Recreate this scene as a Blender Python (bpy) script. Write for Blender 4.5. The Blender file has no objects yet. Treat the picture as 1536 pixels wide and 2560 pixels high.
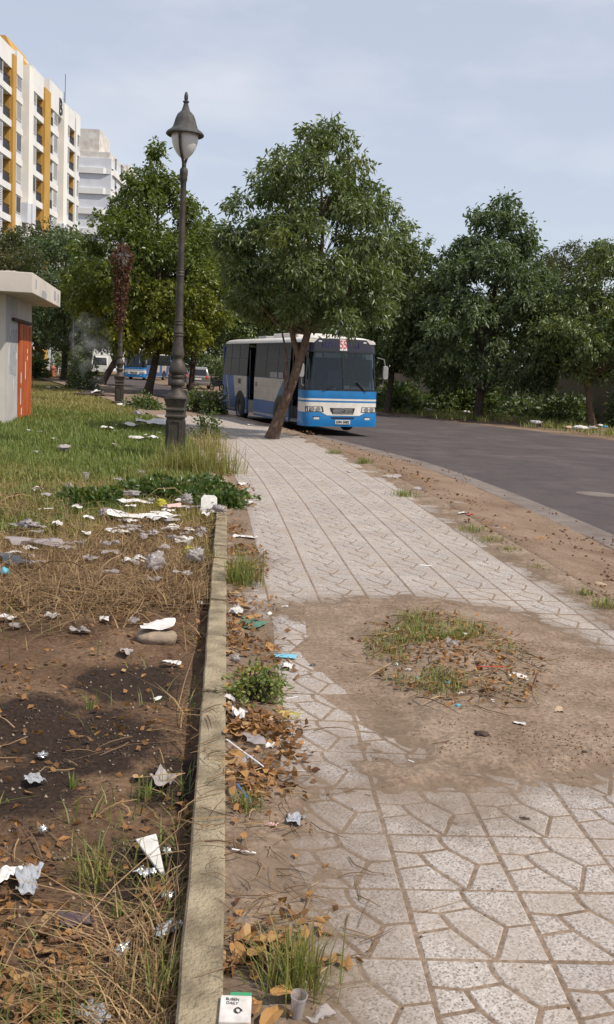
import bpy, math, random
import numpy as np
from mathutils import Vector, Matrix
R = math.radians
rng = np.random.default_rng(7)
random.seed(7)
sc = bpy.context.scene
col = sc.collection

# ------------------------------------------------------------------ camera
FPX, PITCH, ROLL, CAMH = 2420.0, R(8.3), R(3.0), 1.75      # focal length in photograph pixels (1536 x 2560)
cam = bpy.data.cameras.new('camera')
cam.sensor_fit = 'VERTICAL'; cam.sensor_height = 36.0; cam.sensor_width = 36.0
cam.lens = FPX / 2560 * 36.0
cam.clip_end = 3000; cam.clip_start = 0.05
co = bpy.data.objects.new('camera', cam); col.objects.link(co); sc.camera = co
_F = Vector((0, math.cos(PITCH), -math.sin(PITCH))); _U = Vector((0, math.sin(PITCH), math.cos(PITCH))); _R = Vector((1, 0, 0))
_R2 = _R * math.cos(ROLL) + _U * math.sin(ROLL); _U2 = -_R * math.sin(ROLL) + _U * math.cos(ROLL)
m = Matrix((_R2, _U2, -_F)).transposed().to_4x4(); m.translation = (0, 0, CAMH)
co.matrix_world = m

# ------------------------------------------------------------------ sky and sun
SUN_EL, SUN_AZ = R(53), R(116)          # azimuth clockwise from +Y (the view direction): from the right, slightly behind
sd = Vector((math.cos(SUN_EL) * math.sin(SUN_AZ), math.cos(SUN_EL) * math.cos(SUN_AZ), math.sin(SUN_EL)))
w = bpy.data.worlds.new('World'); sc.world = w; w.use_nodes = True
nt = w.node_tree; nt.nodes.clear()
def N(t, **k):
    n = nt.nodes.new(t)
    for a, b in k.items(): setattr(n, a, b)
    return n
sky = N('ShaderNodeTexSky', sky_type='NISHITA', sun_disc=False)
sky.sun_elevation = SUN_EL; sky.sun_rotation = SUN_AZ
sky.air_density = 1.0; sky.dust_density = 1.0; sky.ozone_density = 1.6
tc = N('ShaderNodeTexCoord'); mp = N('ShaderNodeMapping'); mp.inputs['Scale'].default_value = (1.0, 1.0, 2.6)
mp.inputs['Location'].default_value = (0.0, 0.0, 0.0)
nz = N('ShaderNodeTexNoise'); nz.inputs['Scale'].default_value = 2.1; nz.inputs['Detail'].default_value = 7; nz.inputs['Roughness'].default_value = .55
rp = N('ShaderNodeValToRGB'); rp.color_ramp.elements[0].position = .50; rp.color_ramp.elements[1].position = .76
rp.color_ramp.elements[0].color = (0, 0, 0, 1); rp.color_ramp.elements[1].color = (.8, .8, .8, 1)
mx = N('ShaderNodeMix', data_type='RGBA'); mx.inputs[7].default_value = (6.9, 6.95, 7.3, 1)
hz_ = N('ShaderNodeMix', data_type='RGBA'); hz_.inputs[0].default_value = .58; hz_.inputs[7].default_value = (6.1, 6.35, 7.1, 1)      # even milky haze
bg = N('ShaderNodeBackground'); bg.inputs['Strength'].default_value = 0.12
out = N('ShaderNodeOutputWorld')
L = nt.links.new
L(tc.outputs['Generated'], mp.inputs[0]); L(mp.outputs[0], nz.inputs['Vector']); L(nz.outputs['Fac'], rp.inputs[0])
L(rp.outputs[0], mx.inputs[0]); L(sky.outputs[0], hz_.inputs[6]); L(hz_.outputs[2], mx.inputs[6]); L(mx.outputs[2], bg.inputs[0]); L(bg.outputs[0], out.inputs[0])
sl = bpy.data.lights.new('sun', 'SUN'); sl.energy = 4.2; sl.angle = R(.6); sl.color = (1, .93, .82)
so = bpy.data.objects.new('sun', sl); col.objects.link(so); so.rotation_euler = sd.to_track_quat('Z', 'Y').to_euler(); so.location = (30, -20, 60)
vs = sc.view_settings; vs.view_transform = 'Standard'; vs.look = 'None'; vs.exposure = 0.08; vs.gamma = 1.0; vs.use_curve_mapping = False
sc.render.engine = 'CYCLES'
cy = sc.cycles
cy.use_denoising = True; cy.max_bounces = 6; cy.transparent_max_bounces = 12; cy.diffuse_bounces = 3; cy.glossy_bounces = 3
cy.transmission_bounces = 4; cy.volume_bounces = 1; cy.sample_clamp_indirect = 6; cy.caustics_reflective = False; cy.caustics_refractive = False
cy.volume_step_rate = 2.0

# ------------------------------------------------------------------ helpers
def G(px, py, z=0.0):
    """ground point on the level z seen at a photograph pixel"""
    d = _F + _R2 * ((px - 768) / FPX) + _U2 * ((1280 - py) / FPX)
    t = (z - CAMH) / d.z
    return (d.x * t, d.y * t)
def smooth(t):
    t = np.clip(t, 0, 1); return t * t * (3 - 2 * t)
_tab = np.random.default_rng(99).random((256, 256))
def vnoise(x, y, s=0):
    x = np.asarray(x, float) + 17.3 * s; y = np.asarray(y, float) + 9.1 * s
    xi = np.floor(x).astype(int); yi = np.floor(y).astype(int); fx = smooth(x - xi); fy = smooth(y - yi)
    a = _tab[xi & 255, yi & 255]; b = _tab[(xi + 1) & 255, yi & 255]; c = _tab[xi & 255, (yi + 1) & 255]; d = _tab[(xi + 1) & 255, (yi + 1) & 255]
    return (a * (1 - fx) + b * fx) * (1 - fy) + (c * (1 - fx) + d * fx) * fy
def fbm(x, y, s=0, o=4):
    r = 0; a = .5; k = 1.0
    for i in range(o):
        r = r + a * vnoise(np.asarray(x) * k, np.asarray(y) * k, s + i); a *= .5; k *= 2.03
    return r / (1 - .5 ** o)
class MB:
    def __init__(s): s.v = []; s.f = []; s.m = []
    def add(s, vs, fs, mi=0):
        n = len(s.v); s.v += [tuple(p) for p in vs]; s.f += [tuple(n + i for i in f) for f in fs]; s.m += [mi] * len(fs); return s
    def box(s, a, b, mi=0):
        x0, y0, z0 = a; x1, y1, z1 = b
        return s.add([(x0, y0, z0), (x1, y0, z0), (x1, y1, z0), (x0, y1, z0), (x0, y0, z1), (x1, y0, z1), (x1, y1, z1), (x0, y1, z1)],
                     [(3, 2, 1, 0), (4, 5, 6, 7), (0, 1, 5, 4), (1, 2, 6, 5), (2, 3, 7, 6), (3, 0, 4, 7)], mi)
    def prism(s, poly, ax, lo, hi, mi=0):
        n = len(poly)
        def p(u, v, w): return {'z': (u, v, w), 'y': (u, w, v), 'x': (w, u, v)}[ax]
        vs = [p(u, v, lo) for u, v in poly] + [p(u, v, hi) for u, v in poly]
        return s.add(vs, [tuple(range(n))[::-1], tuple(range(n, 2 * n))] + [(i, (i + 1) % n, n + (i + 1) % n, n + i) for i in range(n)], mi)
    def tube(s, pts, rs, n=8, mi=0, cap=True):
        pts = [Vector(p) for p in pts]
        if not hasattr(rs, '__len__'): rs = [rs] * len(pts)
        up = None; vs = []
        for i, p in enumerate(pts):
            t = (pts[min(i + 1, len(pts) - 1)] - pts[max(i - 1, 0)]).normalized()
            if up is None: up = t.orthogonal().normalized()
            up = (up - t * up.dot(t)).normalized(); sdv = t.cross(up)
            vs += [p + (up * math.cos(2 * math.pi * k / n) + sdv * math.sin(2 * math.pi * k / n)) * rs[i] for k in range(n)]
        fs = [(i * n + k, i * n + (k + 1) % n, (i + 1) * n + (k + 1) % n, (i + 1) * n + k) for i in range(len(pts) - 1) for k in range(n)]
        if cap: fs += [tuple(range(n))[::-1], tuple(range((len(pts) - 1) * n, len(pts) * n))]
        return s.add(vs, fs, mi)
    def lathe(s, prof, n=24, c=(0, 0, 0), mi=0, cap=True):
        vs = [(c[0] + r * math.cos(2 * math.pi * k / n), c[1] + r * math.sin(2 * math.pi * k / n), c[2] + z) for r, z in prof for k in range(n)]
        fs = [(i * n + k, i * n + (k + 1) % n, (i + 1) * n + (k + 1) % n, (i + 1) * n + k) for i in range(len(prof) - 1) for k in range(n)]
        if cap: fs += [tuple(range(n))[::-1], tuple(range((len(prof) - 1) * n, len(prof) * n))]
        return s.add(vs, fs, mi)
    def sqlathe(s, prof, c=(0, 0, 0), mi=0):
        vs = [(c[0] + sx * r, c[1] + sy * r, c[2] + z) for r, z in prof for sx, sy in ((-1, -1), (1, -1), (1, 1), (-1, 1))]
        fs = [(i * 4 + k, i * 4 + (k + 1) % 4, (i + 1) * 4 + (k + 1) % 4, (i + 1) * 4 + k) for i in range(len(prof) - 1) for k in range(4)]
        fs += [(3, 2, 1, 0), tuple(range((len(prof) - 1) * 4, len(prof) * 4))]
        return s.add(vs, fs, mi)
    def grid(s, P, mi=0, flip=False):
        P = np.asarray(P); a, b = P.shape[:2]
        fs = [(i * b + j, i * b + j + 1, (i + 1) * b + j + 1, (i + 1) * b + j) for i in range(a - 1) for j in range(b - 1)]
        if flip: fs = [f[::-1] for f in fs]
        return s.add(P.reshape(-1, 3).tolist(), fs, mi)
    def mesh(s, name, mats, sm=None):
        me = bpy.data.meshes.new(name); me.from_pydata(s.v, [], s.f)
        for q in (mats if isinstance(mats, (list, tuple)) else [mats]): me.materials.append(q)
        if isinstance(mats, (list, tuple)) and len(mats) > 1: me.polygons.foreach_set('material_index', s.m)
        if sm is not None:
            me.polygons.foreach_set('use_smooth', [True] * len(me.polygons)); me.set_sharp_from_angle(angle=R(sm))
        me.update(); return me
    def build(s, name, mats, par=None, sm=None, bev=0):
        return obj(name, s.mesh(name, mats, sm), par, bev)
def obj(name, me, par=None, bev=0):
    o = bpy.data.objects.new(name, me); col.objects.link(o)
    if par is not None: o.parent = par
    if bev:
        b = o.modifiers.new('bevel', 'BEVEL'); b.width = bev; b.segments = 2; b.limit_method = 'ANGLE'
    return o
def tag(o, label=None, cat=None, group=None, kind=None):
    for k, v in (('label', label), ('category', cat), ('group', group), ('kind', kind)):
        if v: o[k] = v
    return o
def thing(name, label, cat, loc=(0, 0, 0), rz=0, group=None):
    o = bpy.data.objects.new(name, None); col.objects.link(o); o.empty_display_size = .1
    o.location = loc; o.rotation_euler = (0, 0, rz)
    return tag(o, label, cat, group)
def dup(o, par=None):
    c = o.copy(); col.objects.link(c)
    if par is not None: c.parent = par
    for ch in list(o.children): dup(ch, c)
    return c
def npmesh(name, V, F, mats, smoothing=False, attr=None):
    """big mesh from numpy arrays: F is (n,3) or (n,4)"""
    V = np.ascontiguousarray(V, np.float32); F = np.ascontiguousarray(F, np.int32)
    me = bpy.data.meshes.new(name); k = F.shape[1]
    me.vertices.add(len(V)); me.vertices.foreach_set('co', V.ravel())
    me.loops.add(F.size); me.loops.foreach_set('vertex_index', F.ravel())
    me.polygons.add(len(F)); me.polygons.foreach_set('loop_start', np.arange(0, F.size, k, dtype=np.int32))
    me.polygons.foreach_set('loop_total', np.full(len(F), k, np.int32))
    if smoothing: me.polygons.foreach_set('use_smooth', np.ones(len(F), bool))
    for q in (mats if isinstance(mats, (list, tuple)) else [mats]): me.materials.append(q)
    if attr is not None:
        for an, av in attr.items():
            a = me.attributes.new(an, 'FLOAT', 'POINT'); a.data.foreach_set('value', np.ascontiguousarray(av, np.float32))
    me.update(calc_edges=True); me.validate(); return me
def gridfaces(a, b):
    i = np.arange(a - 1)[:, None] * b + np.arange(b - 1)[None, :]; i = i.ravel()
    return np.stack([i, i + 1, i + b + 1, i + b], 1)

# ------------------------------------------------------------------ materials
def newmat(name):
    m = bpy.data.materials.new(name); m.use_nodes = True; t = m.node_tree
    return m, t, t.nodes['Principled BSDF'], t.links.new
def rampnode(t, stops):
    r = t.nodes.new('ShaderNodeValToRGB'); e = r.color_ramp.elements
    while len(e) < len(stops): e.new(.5)
    for q, (p, c) in zip(e, stops): q.position = p; q.color = (*c, 1) if len(c) == 3 else c
    return r
def noisenode(t, vec, scale, detail=5, rough=.55):
    n = t.nodes.new('ShaderNodeTexNoise'); n.inputs['Scale'].default_value = scale; n.inputs['Detail'].default_value = detail; n.inputs['Roughness'].default_value = rough
    t.links.new(vec, n.inputs['Vector']); return n.outputs['Fac']
def mixc(t, f, a, b, mode='MIX'):
    n = t.nodes.new('ShaderNodeMix'); n.data_type = 'RGBA'; n.blend_type = mode
    for i, s in ((0, f), (6, a), (7, b)):
        if hasattr(s, 'is_linked'): t.links.new(s, n.inputs[i])
        elif i == 0: n.inputs[0].default_value = s
        else: n.inputs[i].default_value = (*s, 1)
    return n.outputs[2]
def mat(name, c1, c2=None, scale=6.0, rough=.7, metal=0.0, bump=0.0, bscale=None, spec=.4, lo=.35, hi=.65, world=False, coat=0.0):
    """two-tone noisy paint / stone / metal"""
    m, t, b, K = newmat(name)
    b.inputs['Roughness'].default_value = rough; b.inputs['Metallic'].default_value = metal; b.inputs['Specular IOR Level'].default_value = spec
    b.inputs['Coat Weight'].default_value = coat
    if world: vec = t.nodes.new('ShaderNodeNewGeometry').outputs['Position']
    else: vec = t.nodes.new('ShaderNodeTexCoord').outputs['Object']
    if c2 is None: c2 = tuple(x * .8 for x in c1)
    f = noisenode(t, vec, scale)
    r = rampnode(t, [(lo, c1), (hi, c2)]); K(f, r.inputs[0]); K(r.outputs[0], b.inputs['Base Color'])
    if bump:
        bn = t.nodes.new('ShaderNodeBump'); bn.inputs['Strength'].default_value = bump; bn.inputs['Distance'].default_value = .02
        K(noisenode(t, vec, bscale or scale * 3, 6), bn.inputs['Height']); K(bn.outputs[0], b.inputs['Normal'])
    return m
def ground_mat(name, stops, scale, fine=60, bump=.5, rough=.95, extra=None):
    m, t, b, K = newmat(name)
    b.inputs['Roughness'].default_value = rough; b.inputs['Specular IOR Level'].default_value = .15
    P = t.nodes.new('ShaderNodeNewGeometry').outputs['Position']
    r = rampnode(t, stops); K(noisenode(t, P, scale, 8, .6), r.inputs[0]); c = r.outputs[0]
    g = rampnode(t, [(.35, (.62, .62, .62)), (.65, (1.25, 1.25, 1.25))]); K(noisenode(t, P, fine, 4, .6), g.inputs[0])
    c = mixc(t, .8, c, g.outputs[0], 'MULTIPLY')
    if extra: c = extra(t, P, c)
    K(c, b.inputs['Base Color'])
    bn = t.nodes.new('ShaderNodeBump'); bn.inputs['Strength'].default_value = bump; bn.inputs['Distance'].default_value = .015
    K(noisenode(t, P, fine * .6, 6, .65), bn.inputs['Height']); K(bn.outputs[0], b.inputs['Normal'])
    return m
def leafmat(name, dark, light, yellow=None, transl=.35, rough=.36):
    m, t, b, K = newmat(name); t.nodes.remove(b)
    o = t.nodes['Material Output']
    geo = t.nodes.new('ShaderNodeNewGeometry')
    r = rampnode(t, [(0.0, dark), (1.0, light)]); K(geo.outputs['Random Per Island'], r.inputs[0]); c = r.outputs[0]
    if yellow:
        at = t.nodes.new('ShaderNodeAttribute'); at.attribute_name = 'tint'
        c = mixc(t, at.outputs['Fac'], c, yellow)
    p = t.nodes.new('ShaderNodeBsdfPrincipled'); p.inputs['Roughness'].default_value = rough; p.inputs['Specular IOR Level'].default_value = .5
    K(c, p.inputs['Base Color'])
    tr = t.nodes.new('ShaderNodeBsdfTranslucent'); c2 = mixc(t, 1.0, c, (1.5, 1.6, .7), 'MULTIPLY'); K(c2, tr.inputs[0])
    ms = t.nodes.new('ShaderNodeMixShader'); ms.inputs[0].default_value = transl
    K(p.outputs[0], ms.inputs[1]); K(tr.outputs[0], ms.inputs[2]); K(ms.outputs[0], o.inputs[0])
    return m
def filmmat(name, c, alpha=.5, rough=.25):
    m, t, b, K = newmat(name); o = t.nodes['Material Output']
    b.inputs['Base Color'].default_value = (*c, 1); b.inputs['Roughness'].default_value = rough; b.inputs['Specular IOR Level'].default_value = .6
    tr = t.nodes.new('ShaderNodeBsdfTransparent'); tr.inputs[0].default_value = (*[min(1, .6 + .4 * x) for x in c], 1)
    ms = t.nodes.new('ShaderNodeMixShader'); ms.inputs[0].default_value = alpha
    K(tr.outputs[0], ms.inputs[1]); K(b.outputs[0], ms.inputs[2]); K(ms.outputs[0], o.inputs[0]); return m
def flat(name, c, rough=.6, metal=0, spec=.4, coat=0.0):
    m, t, b, K = newmat(name); b.inputs['Base Color'].default_value = (*c, 1); b.inputs['Roughness'].default_value = rough
    b.inputs['Metallic'].default_value = metal; b.inputs['Specular IOR Level'].default_value = spec; b.inputs['Coat Weight'].default_value = coat; return m

DIRT = [(.30, (.175, .122, .084)), (.52, (.25, .182, .132)), (.72, (.305, .232, .175))]
def road_dust(t, P, c):
    f = rampnode(t, [(.52, (0, 0, 0)), (.75, (1, 1, 1))]); t.links.new(noisenode(t, P, .35, 6, .6), f.inputs[0])
    c = mixc(t, f.outputs[0], c, (.135, .113, .104))
    g = rampnode(t, [(.44, (1, 1, 1)), (.50, (.72, .72, .74)), (.56, (1, 1, 1))]); t.links.new(noisenode(t, P, .9, 3, .5), g.inputs[0])
    return mixc(t, .45, c, g.outputs[0], 'MULTIPLY')
M = {}
M['dirt'] = ground_mat('dusty_dirt', DIRT, 3.2, 38, .95)
M['verge'] = ground_mat('verge_dirt', [(.30, (.15, .095, .062)), (.55, (.23, .16, .112)), (.75, (.28, .205, .155))], .9, 45, .5)
M['asphalt'] = ground_mat('asphalt', [(.3, (.080, .065, .064)), (.6, (.097, .080, .078)), (.8, (.108, .089, .085))], .7, 90, .35, .85, road_dust)
M['gutter'] = ground_mat('gutter_concrete', [(.3, (.15, .12, .105)), (.7, (.235, .20, .178))], 2.5, 80, .4)
M['land'] = ground_mat('far_land', [(.3, (.10, .085, .05)), (.55, (.17, .125, .08)), (.75, (.22, .165, .11))], .25, 12, .6)
M['concrete'] = mat('concrete_kerb', (.37, .30, .20), (.20, .16, .105), 7, .9, bump=.9, bscale=70, spec=.2, lo=.40, hi=.62)

def soilmat():
    m, t, b, K = newmat('plot_soil'); b.inputs['Roughness'].default_value = .97; b.inputs['Specular IOR Level'].default_value = .1
    P = t.nodes.new('ShaderNodeNewGeometry').outputs['Position']
    r = rampnode(t, [(.28, (.062, .038, .024)), (.5, (.135, .082, .051)), (.68, (.235, .152, .094)), (.8, (.32, .22, .145))]); K(noisenode(t, P, 1.3, 8, .65), r.inputs[0])
    at = t.nodes.new('ShaderNodeAttribute'); at.attribute_name = 'char'       # ash and charred earth of an old rubbish fire
    n2 = noisenode(t, P, 5.0, 8, .7)
    mt = t.nodes.new('ShaderNodeMath'); mt.operation = 'MULTIPLY_ADD'; K(at.outputs['Fac'], mt.inputs[0]); mt.inputs[1].default_value = 1.3; mt.inputs[2].default_value = -1.06
    ad = t.nodes.new('ShaderNodeMath'); ad.operation = 'ADD'; K(mt.outputs[0], ad.inputs[0]); K(n2, ad.inputs[1])
    f = rampnode(t, [(.30, (0, 0, 0)), (.5, (1, 1, 1))]); K(ad.outputs[0], f.inputs[0])
    c = mixc(t, f.outputs[0], r.outputs[0], (.042, .028, .021))
    ag = t.nodes.new('ShaderNodeAttribute'); ag.attribute_name = 'green'
    gr = rampnode(t, [(.35, (.07, .075, .02)), (.65, (.14, .105, .05))]); K(noisenode(t, P, 2.2, 6), gr.inputs[0])
    c = mixc(t, ag.outputs['Fac'], c, gr.outputs[0])
    g = rampnode(t, [(.35, (.55, .55, .55)), (.65, (1.3, 1.3, 1.3))]); K(noisenode(t, P, 42, 5, .65), g.inputs[0])
    K(mixc(t, .85, c, g.outputs[0], 'MULTIPLY'), b.inputs['Base Color'])
    bn = t.nodes.new('ShaderNodeBump'); bn.inputs['Strength'].default_value = .8; bn.inputs['Distance'].default_value = .02
    K(noisenode(t, P, 30, 8, .7), bn.inputs['Height']); K(bn.outputs[0], b.inputs['Normal']); return m
M['soil'] = soilmat()
def tilemat():
    m, t, b, K = newmat('terrazzo_tile'); b.inputs['Roughness'].default_value = .9; b.inputs['Specular IOR Level'].default_value = .15
    P = t.nodes.new('ShaderNodeNewGeometry').outputs['Position']
    v = t.nodes.new('ShaderNodeTexVoronoi'); v.inputs['Scale'].default_value = 150; K(P, v.inputs['Vector'])
    bw = t.nodes.new('ShaderNodeRGBToBW'); K(v.outputs['Color'], bw.inputs[0])
    r = rampnode(t, [(.20, (.19, .165, .148)), (.36, (.365, .335, .312)), (.60, (.44, .408, .385)), (.85, (.56, .53, .50))]); K(bw.outputs[0], r.inputs[0])
    oi = t.nodes.new('ShaderNodeObjectInfo')
    o2 = rampnode(t, [(0, (.84, .83, .85)), (1, (1.02, 1.0, .98))]); K(oi.outputs['Random'], o2.inputs[0])
    c = mixc(t, 1.0, r.outputs[0], o2.outputs[0], 'MULTIPLY')
    f = rampnode(t, [(.38, (.12, .12, .12)), (.66, (.75, .75, .75))]); K(noisenode(t, P, 3.0, 8, .65), f.inputs[0])
    c = mixc(t, f.outputs[0], c, (.33, .265, .215)); K(c, b.inputs['Base Color'])
    bn = t.nodes.new('ShaderNodeBump'); bn.inputs['Strength'].default_value = .35; bn.inputs['Distance'].default_value = .004
    K(bw.outputs[0], bn.inputs['Height']); K(bn.outputs[0], b.inputs['Normal']); return m
M['tile'] = tilemat()
M['iron'] = mat('cast_iron', (.045, .040, .034), (.085, .068, .055), 9, .62, 0.35, bump=.25, bscale=60)
M['ironhat'] = mat('lamp_hat_dusty', (.048, .047, .046), (.085, .082, .078), 12, .8, bump=.2, bscale=70)
M['bark'] = mat('tree_bark', (.105, .066, .045), (.185, .128, .092), 9, .95, bump=1.0, bscale=30, spec=.1)
M['darkbark'] = mat('dark_bark', (.045, .033, .025), (.09, .07, .055), 9, .95, bump=1.0, bscale=30, spec=.1)
M['leaf'] = leafmat('leaf_green', (.062, .094, .034), (.165, .205, .078), (.24, .22, .03))
M['leaf_deep'] = leafmat('leaf_deep', (.048, .082, .036), (.14, .182, .080), (.14, .14, .03), .32, .46)
M['leaf_yel'] = leafmat('leaf_yellowing', (.060, .088, .018), (.155, .185, .038), (.30, .29, .035), .4)
M['leaf_fine'] = leafmat('leaf_feathery', (.035, .050, .016), (.08, .095, .034), (.14, .10, .04), .35)
M['leaf_rust'] = leafmat('dried_climber', (.055, .022, .012), (.16, .065, .032), None, .25, .7)
M['grass'] = leafmat('grass_blade', (.065, .105, .02), (.19, .25, .055), (.34, .25, .10), .3, .6)
M['straw'] = leafmat('dry_straw', (.10, .05, .022), (.40, .265, .13), None, .15, .7)
M['weed'] = leafmat('weed_leaf', (.035, .070, .018), (.105, .165, .045), (.2, .16, .05), .3)
M['dryleaf'] = leafmat('dry_leaf', (.10, .045, .018), (.40, .20, .07), None, .2, .75)

# ------------------------------------------------------------------ the lie of the land: curves in plan
def spline(pts, n=24):
    p = [np.array(q, float) for q in pts]; p = [2 * p[0] - p[1]] + p + [2 * p[-1] - p[-2]]; o = []
    for i in range(1, len(p) - 2):
        for t in np.linspace(0, 1, n, endpoint=False):
            a, b, c, d = p[i - 1:i + 3]
            o.append(.5 * (2 * b + (c - a) * t + (2 * a - 5 * b + 4 * c - d) * t * t + (3 * b - a - 3 * c + d) * t ** 3))
    o.append(p[-2]); return np.array(o)
JL = spline([(.58, -1), (.437, 2.43), (.343, 3.92), (.262, 5.43), (.16, 7), (-.01, 8.67), (-.212, 10.62), (-.56, 13.78), (-.98, 16.82), (-1.47, 19.94),
             (-2.11, 23.49), (-3.1, 28), (-4.7, 33), (-7.8, 42), (-12, 54), (-18.5, 72), (-24, 85)])
NE = spline([(5.3, -12), (4.7, 2), (4.3, 8), (3.97, 12.3), (3.5, 16.5), (2.75, 21), (1.75, 24.4), (.74, 27.4), (-.25, 30), (-3, 37), (-6, 46), (-9.5, 56), (-16, 76), (-30, 110), (-62, 155)])
FE = spline([(34, -12), (24, 8), (16.5, 23), (10.9, 34.6), (7.2, 41.4), (3.5, 47), (-1.5, 55), (-6, 62.4), (-9.5, 72.5), (-15, 92), (-21, 114), (-50, 165)])
_seg = np.r_[0, np.cumsum(np.hypot(*np.diff(JL, axis=0).T))]
_s0 = np.interp(3.919, JL[:, 1], _seg)
def walk(s, t):
    """point of the pavement: s metres along from the fourth visible cross joint, t metres to the right of the long joint"""
    s = np.asarray(s, float) + _s0; t = np.asarray(t, float)
    x = np.interp(s, _seg, JL[:, 0]); y = np.interp(s, _seg, JL[:, 1])
    e = .6; dx = np.interp(s + e, _seg, JL[:, 0]) - np.interp(s - e, _seg, JL[:, 0]); dy = np.interp(s + e, _seg, JL[:, 1]) - np.interp(s - e, _seg, JL[:, 1])
    l = np.hypot(dx, dy); return x + t * dy / l, y - t * dx / l, np.arctan2(-dx, dy)
def walk_inv(x, y):
    """approximate (s, t) of a ground point"""
    x = np.asarray(x, float); y = np.asarray(y, float); s = np.interp(y, JL[:, 1], _seg) - _s0
    for _ in range(3):
        px, py, a = walk(s, 0 * s); s = s + (-(x - px) * np.sin(a) + (y - py) * np.cos(a))
    px, py, a = walk(s, 0 * s); return s, (x - px) * np.cos(a) + (y - py) * np.sin(a)
def nearx(y): return np.interp(y, NE[:, 1], NE[:, 0])
def farx(y): return np.interp(y, FE[:, 1], FE[:, 0])
STRIP_W = .125
def strip_x(y):                      # right edge of the low concrete kerb strip
    y = np.asarray(y, float); a = -.15 - .0885 * (y - 2.34); b = np.interp(y, JL[:, 1], JL[:, 0]) - .75
    return np.minimum(a, b + 1.0 * smooth((16 - y) / 4))

def sdpoly(x, y, poly):
    """signed distance, positive inside"""
    x = np.asarray(x, float); y = np.asarray(y, float); d = np.full(x.shape, 1e9); ins = np.zeros(x.shape, bool); n = len(poly)
    for i in range(n):
        (ax, ay), (bx, by) = poly[i], poly[(i + 1) % n]
        ex, ey = bx - ax, by - ay; t = np.clip(((x - ax) * ex + (y - ay) * ey) / (ex * ex + ey * ey + 1e-12), 0, 1)
        d = np.minimum(d, np.hypot(x - ax - t * ex, y - ay - t * ey))
        c = ((ay > y) != (by > y)) & (x < ex * (y - ay) / (ey + 1e-12) + ax); ins ^= c
    return np.where(ins, d, -d)
MUD = [G(*q) for q in [(640, 1512), (1010, 1500), (1260, 1532), (1400, 1570), (1536, 1640), (1900, 1800), (1700, 1930), (1480, 1925), (1290, 1935), (1130, 1890), (1040, 1850), (1000, 1790), (1010, 1700), (985, 1600), (975, 1548), (860, 1536), (690, 1538)]]
MUD2 = [G(*q) for q in [(560, 1990), (690, 1935), (790, 1985), (835, 2090), (800, 2200), (815, 2330), (850, 2480), (870, 2700), (560, 2700)]]
MUD3 = [G(*q) for q in [(880, 1860), (1100, 1880), (1300, 1950), (1380, 2060), (1130, 2080), (960, 2040), (900, 2000)]]
PIT = G(1125, 1640)
def bed_z(x, y, raw=False):
    """height of the dirt that fills the joints of the pavement and lies over its tiles"""
    x = np.asarray(x, float); y = np.asarray(y, float)
    s, t = walk_inv(x, y)
    n = fbm(x * 3.1, y * 3.1, 3, 5) - .5; n2 = fbm(x * 11, y * 11, 8, 3) - .5
    D = np.maximum(.42 + sdpoly(x, y, MUD) / .32, .42 + sdpoly(x, y, MUD2) / .38)
    D = np.maximum(D, .0 + np.minimum(sdpoly(x, y, MUD3), .14) / .35)
    D = np.maximum(D, (-.46 - t + .08 * np.sin(y * 2.3)) / .3)
    D = np.maximum(D, .35 + (t - 2.16) / .25)
    n3 = vnoise(x * 27, y * 31, 5) - .5
    if raw: return np.clip(D, -1, 1.4) + n * .8 + n2 * .5
    D = np.clip(D, -1, 1.4) + n * 1.15 + n2 * .95 + n3 * .28
    z = -.0036 + .021 * smooth(D * .8 - .02)
    m = np.exp(-((x - PIT[0]) / .55) ** 2 - ((y - PIT[1]) / .95) ** 2)
    z = z - .35 * np.clip(t - 2.43, 0, .1)
    return z + m * .06 + np.where(D > .3, .008 * n2 + .006 * n, 0)
CH = [(G(200, 1850, -.07), .75, .75), (G(60, 1960, -.07), .5, .5), (G(330, 1700, -.07), .6, .55), (G(330, 2170, -.07), .3, .35), (G(430, 1950, -.07), .25, .5), (G(60, 1780, -.07), .5, .5)]
def plot_z(x, y):
    x = np.asarray(x, float); y = np.asarray(y, float)
    r = np.clip((strip_x(y) - x - STRIP_W) / .25, 0, 1)
    return -.085 + .075 * (fbm(x * .9, y * .9, 21, 5) - .5) * r + .05 * (fbm(x * 6, y * 6, 33, 4) - .5) * r + .03 * smooth((y - 8) / 6)
def char_at(x, y):
    c = 0
    for (p, a, b) in CH: c = np.maximum(c, np.exp(-((x - p[0]) / a) ** 2 - ((y - p[1]) / b) ** 2))
    return c
def green_at(x, y): return smooth((y - 9.5 + 2.5 * (fbm(x * .7, y * .7, 5, 3) - .5)) / 4.0) * .85
def surf(x, y):
    """height of whatever ground lies at x, y on this side of the road"""
    return float(np.where(x < strip_x(y) - STRIP_W, plot_z(x, y), np.where(x < strip_x(y), .035, bed_z(x, y))))

# --- the land to the horizon
g = MB(); a = np.linspace(-1, 1, 9); a = np.sign(a) * np.abs(a) ** 2 * 1500
g.grid(np.array([[(xx, yy + 60, -.32) for xx in a] for yy in a]), flip=True)
tag(g.build('ground', M['land']), kind='structure')
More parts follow.
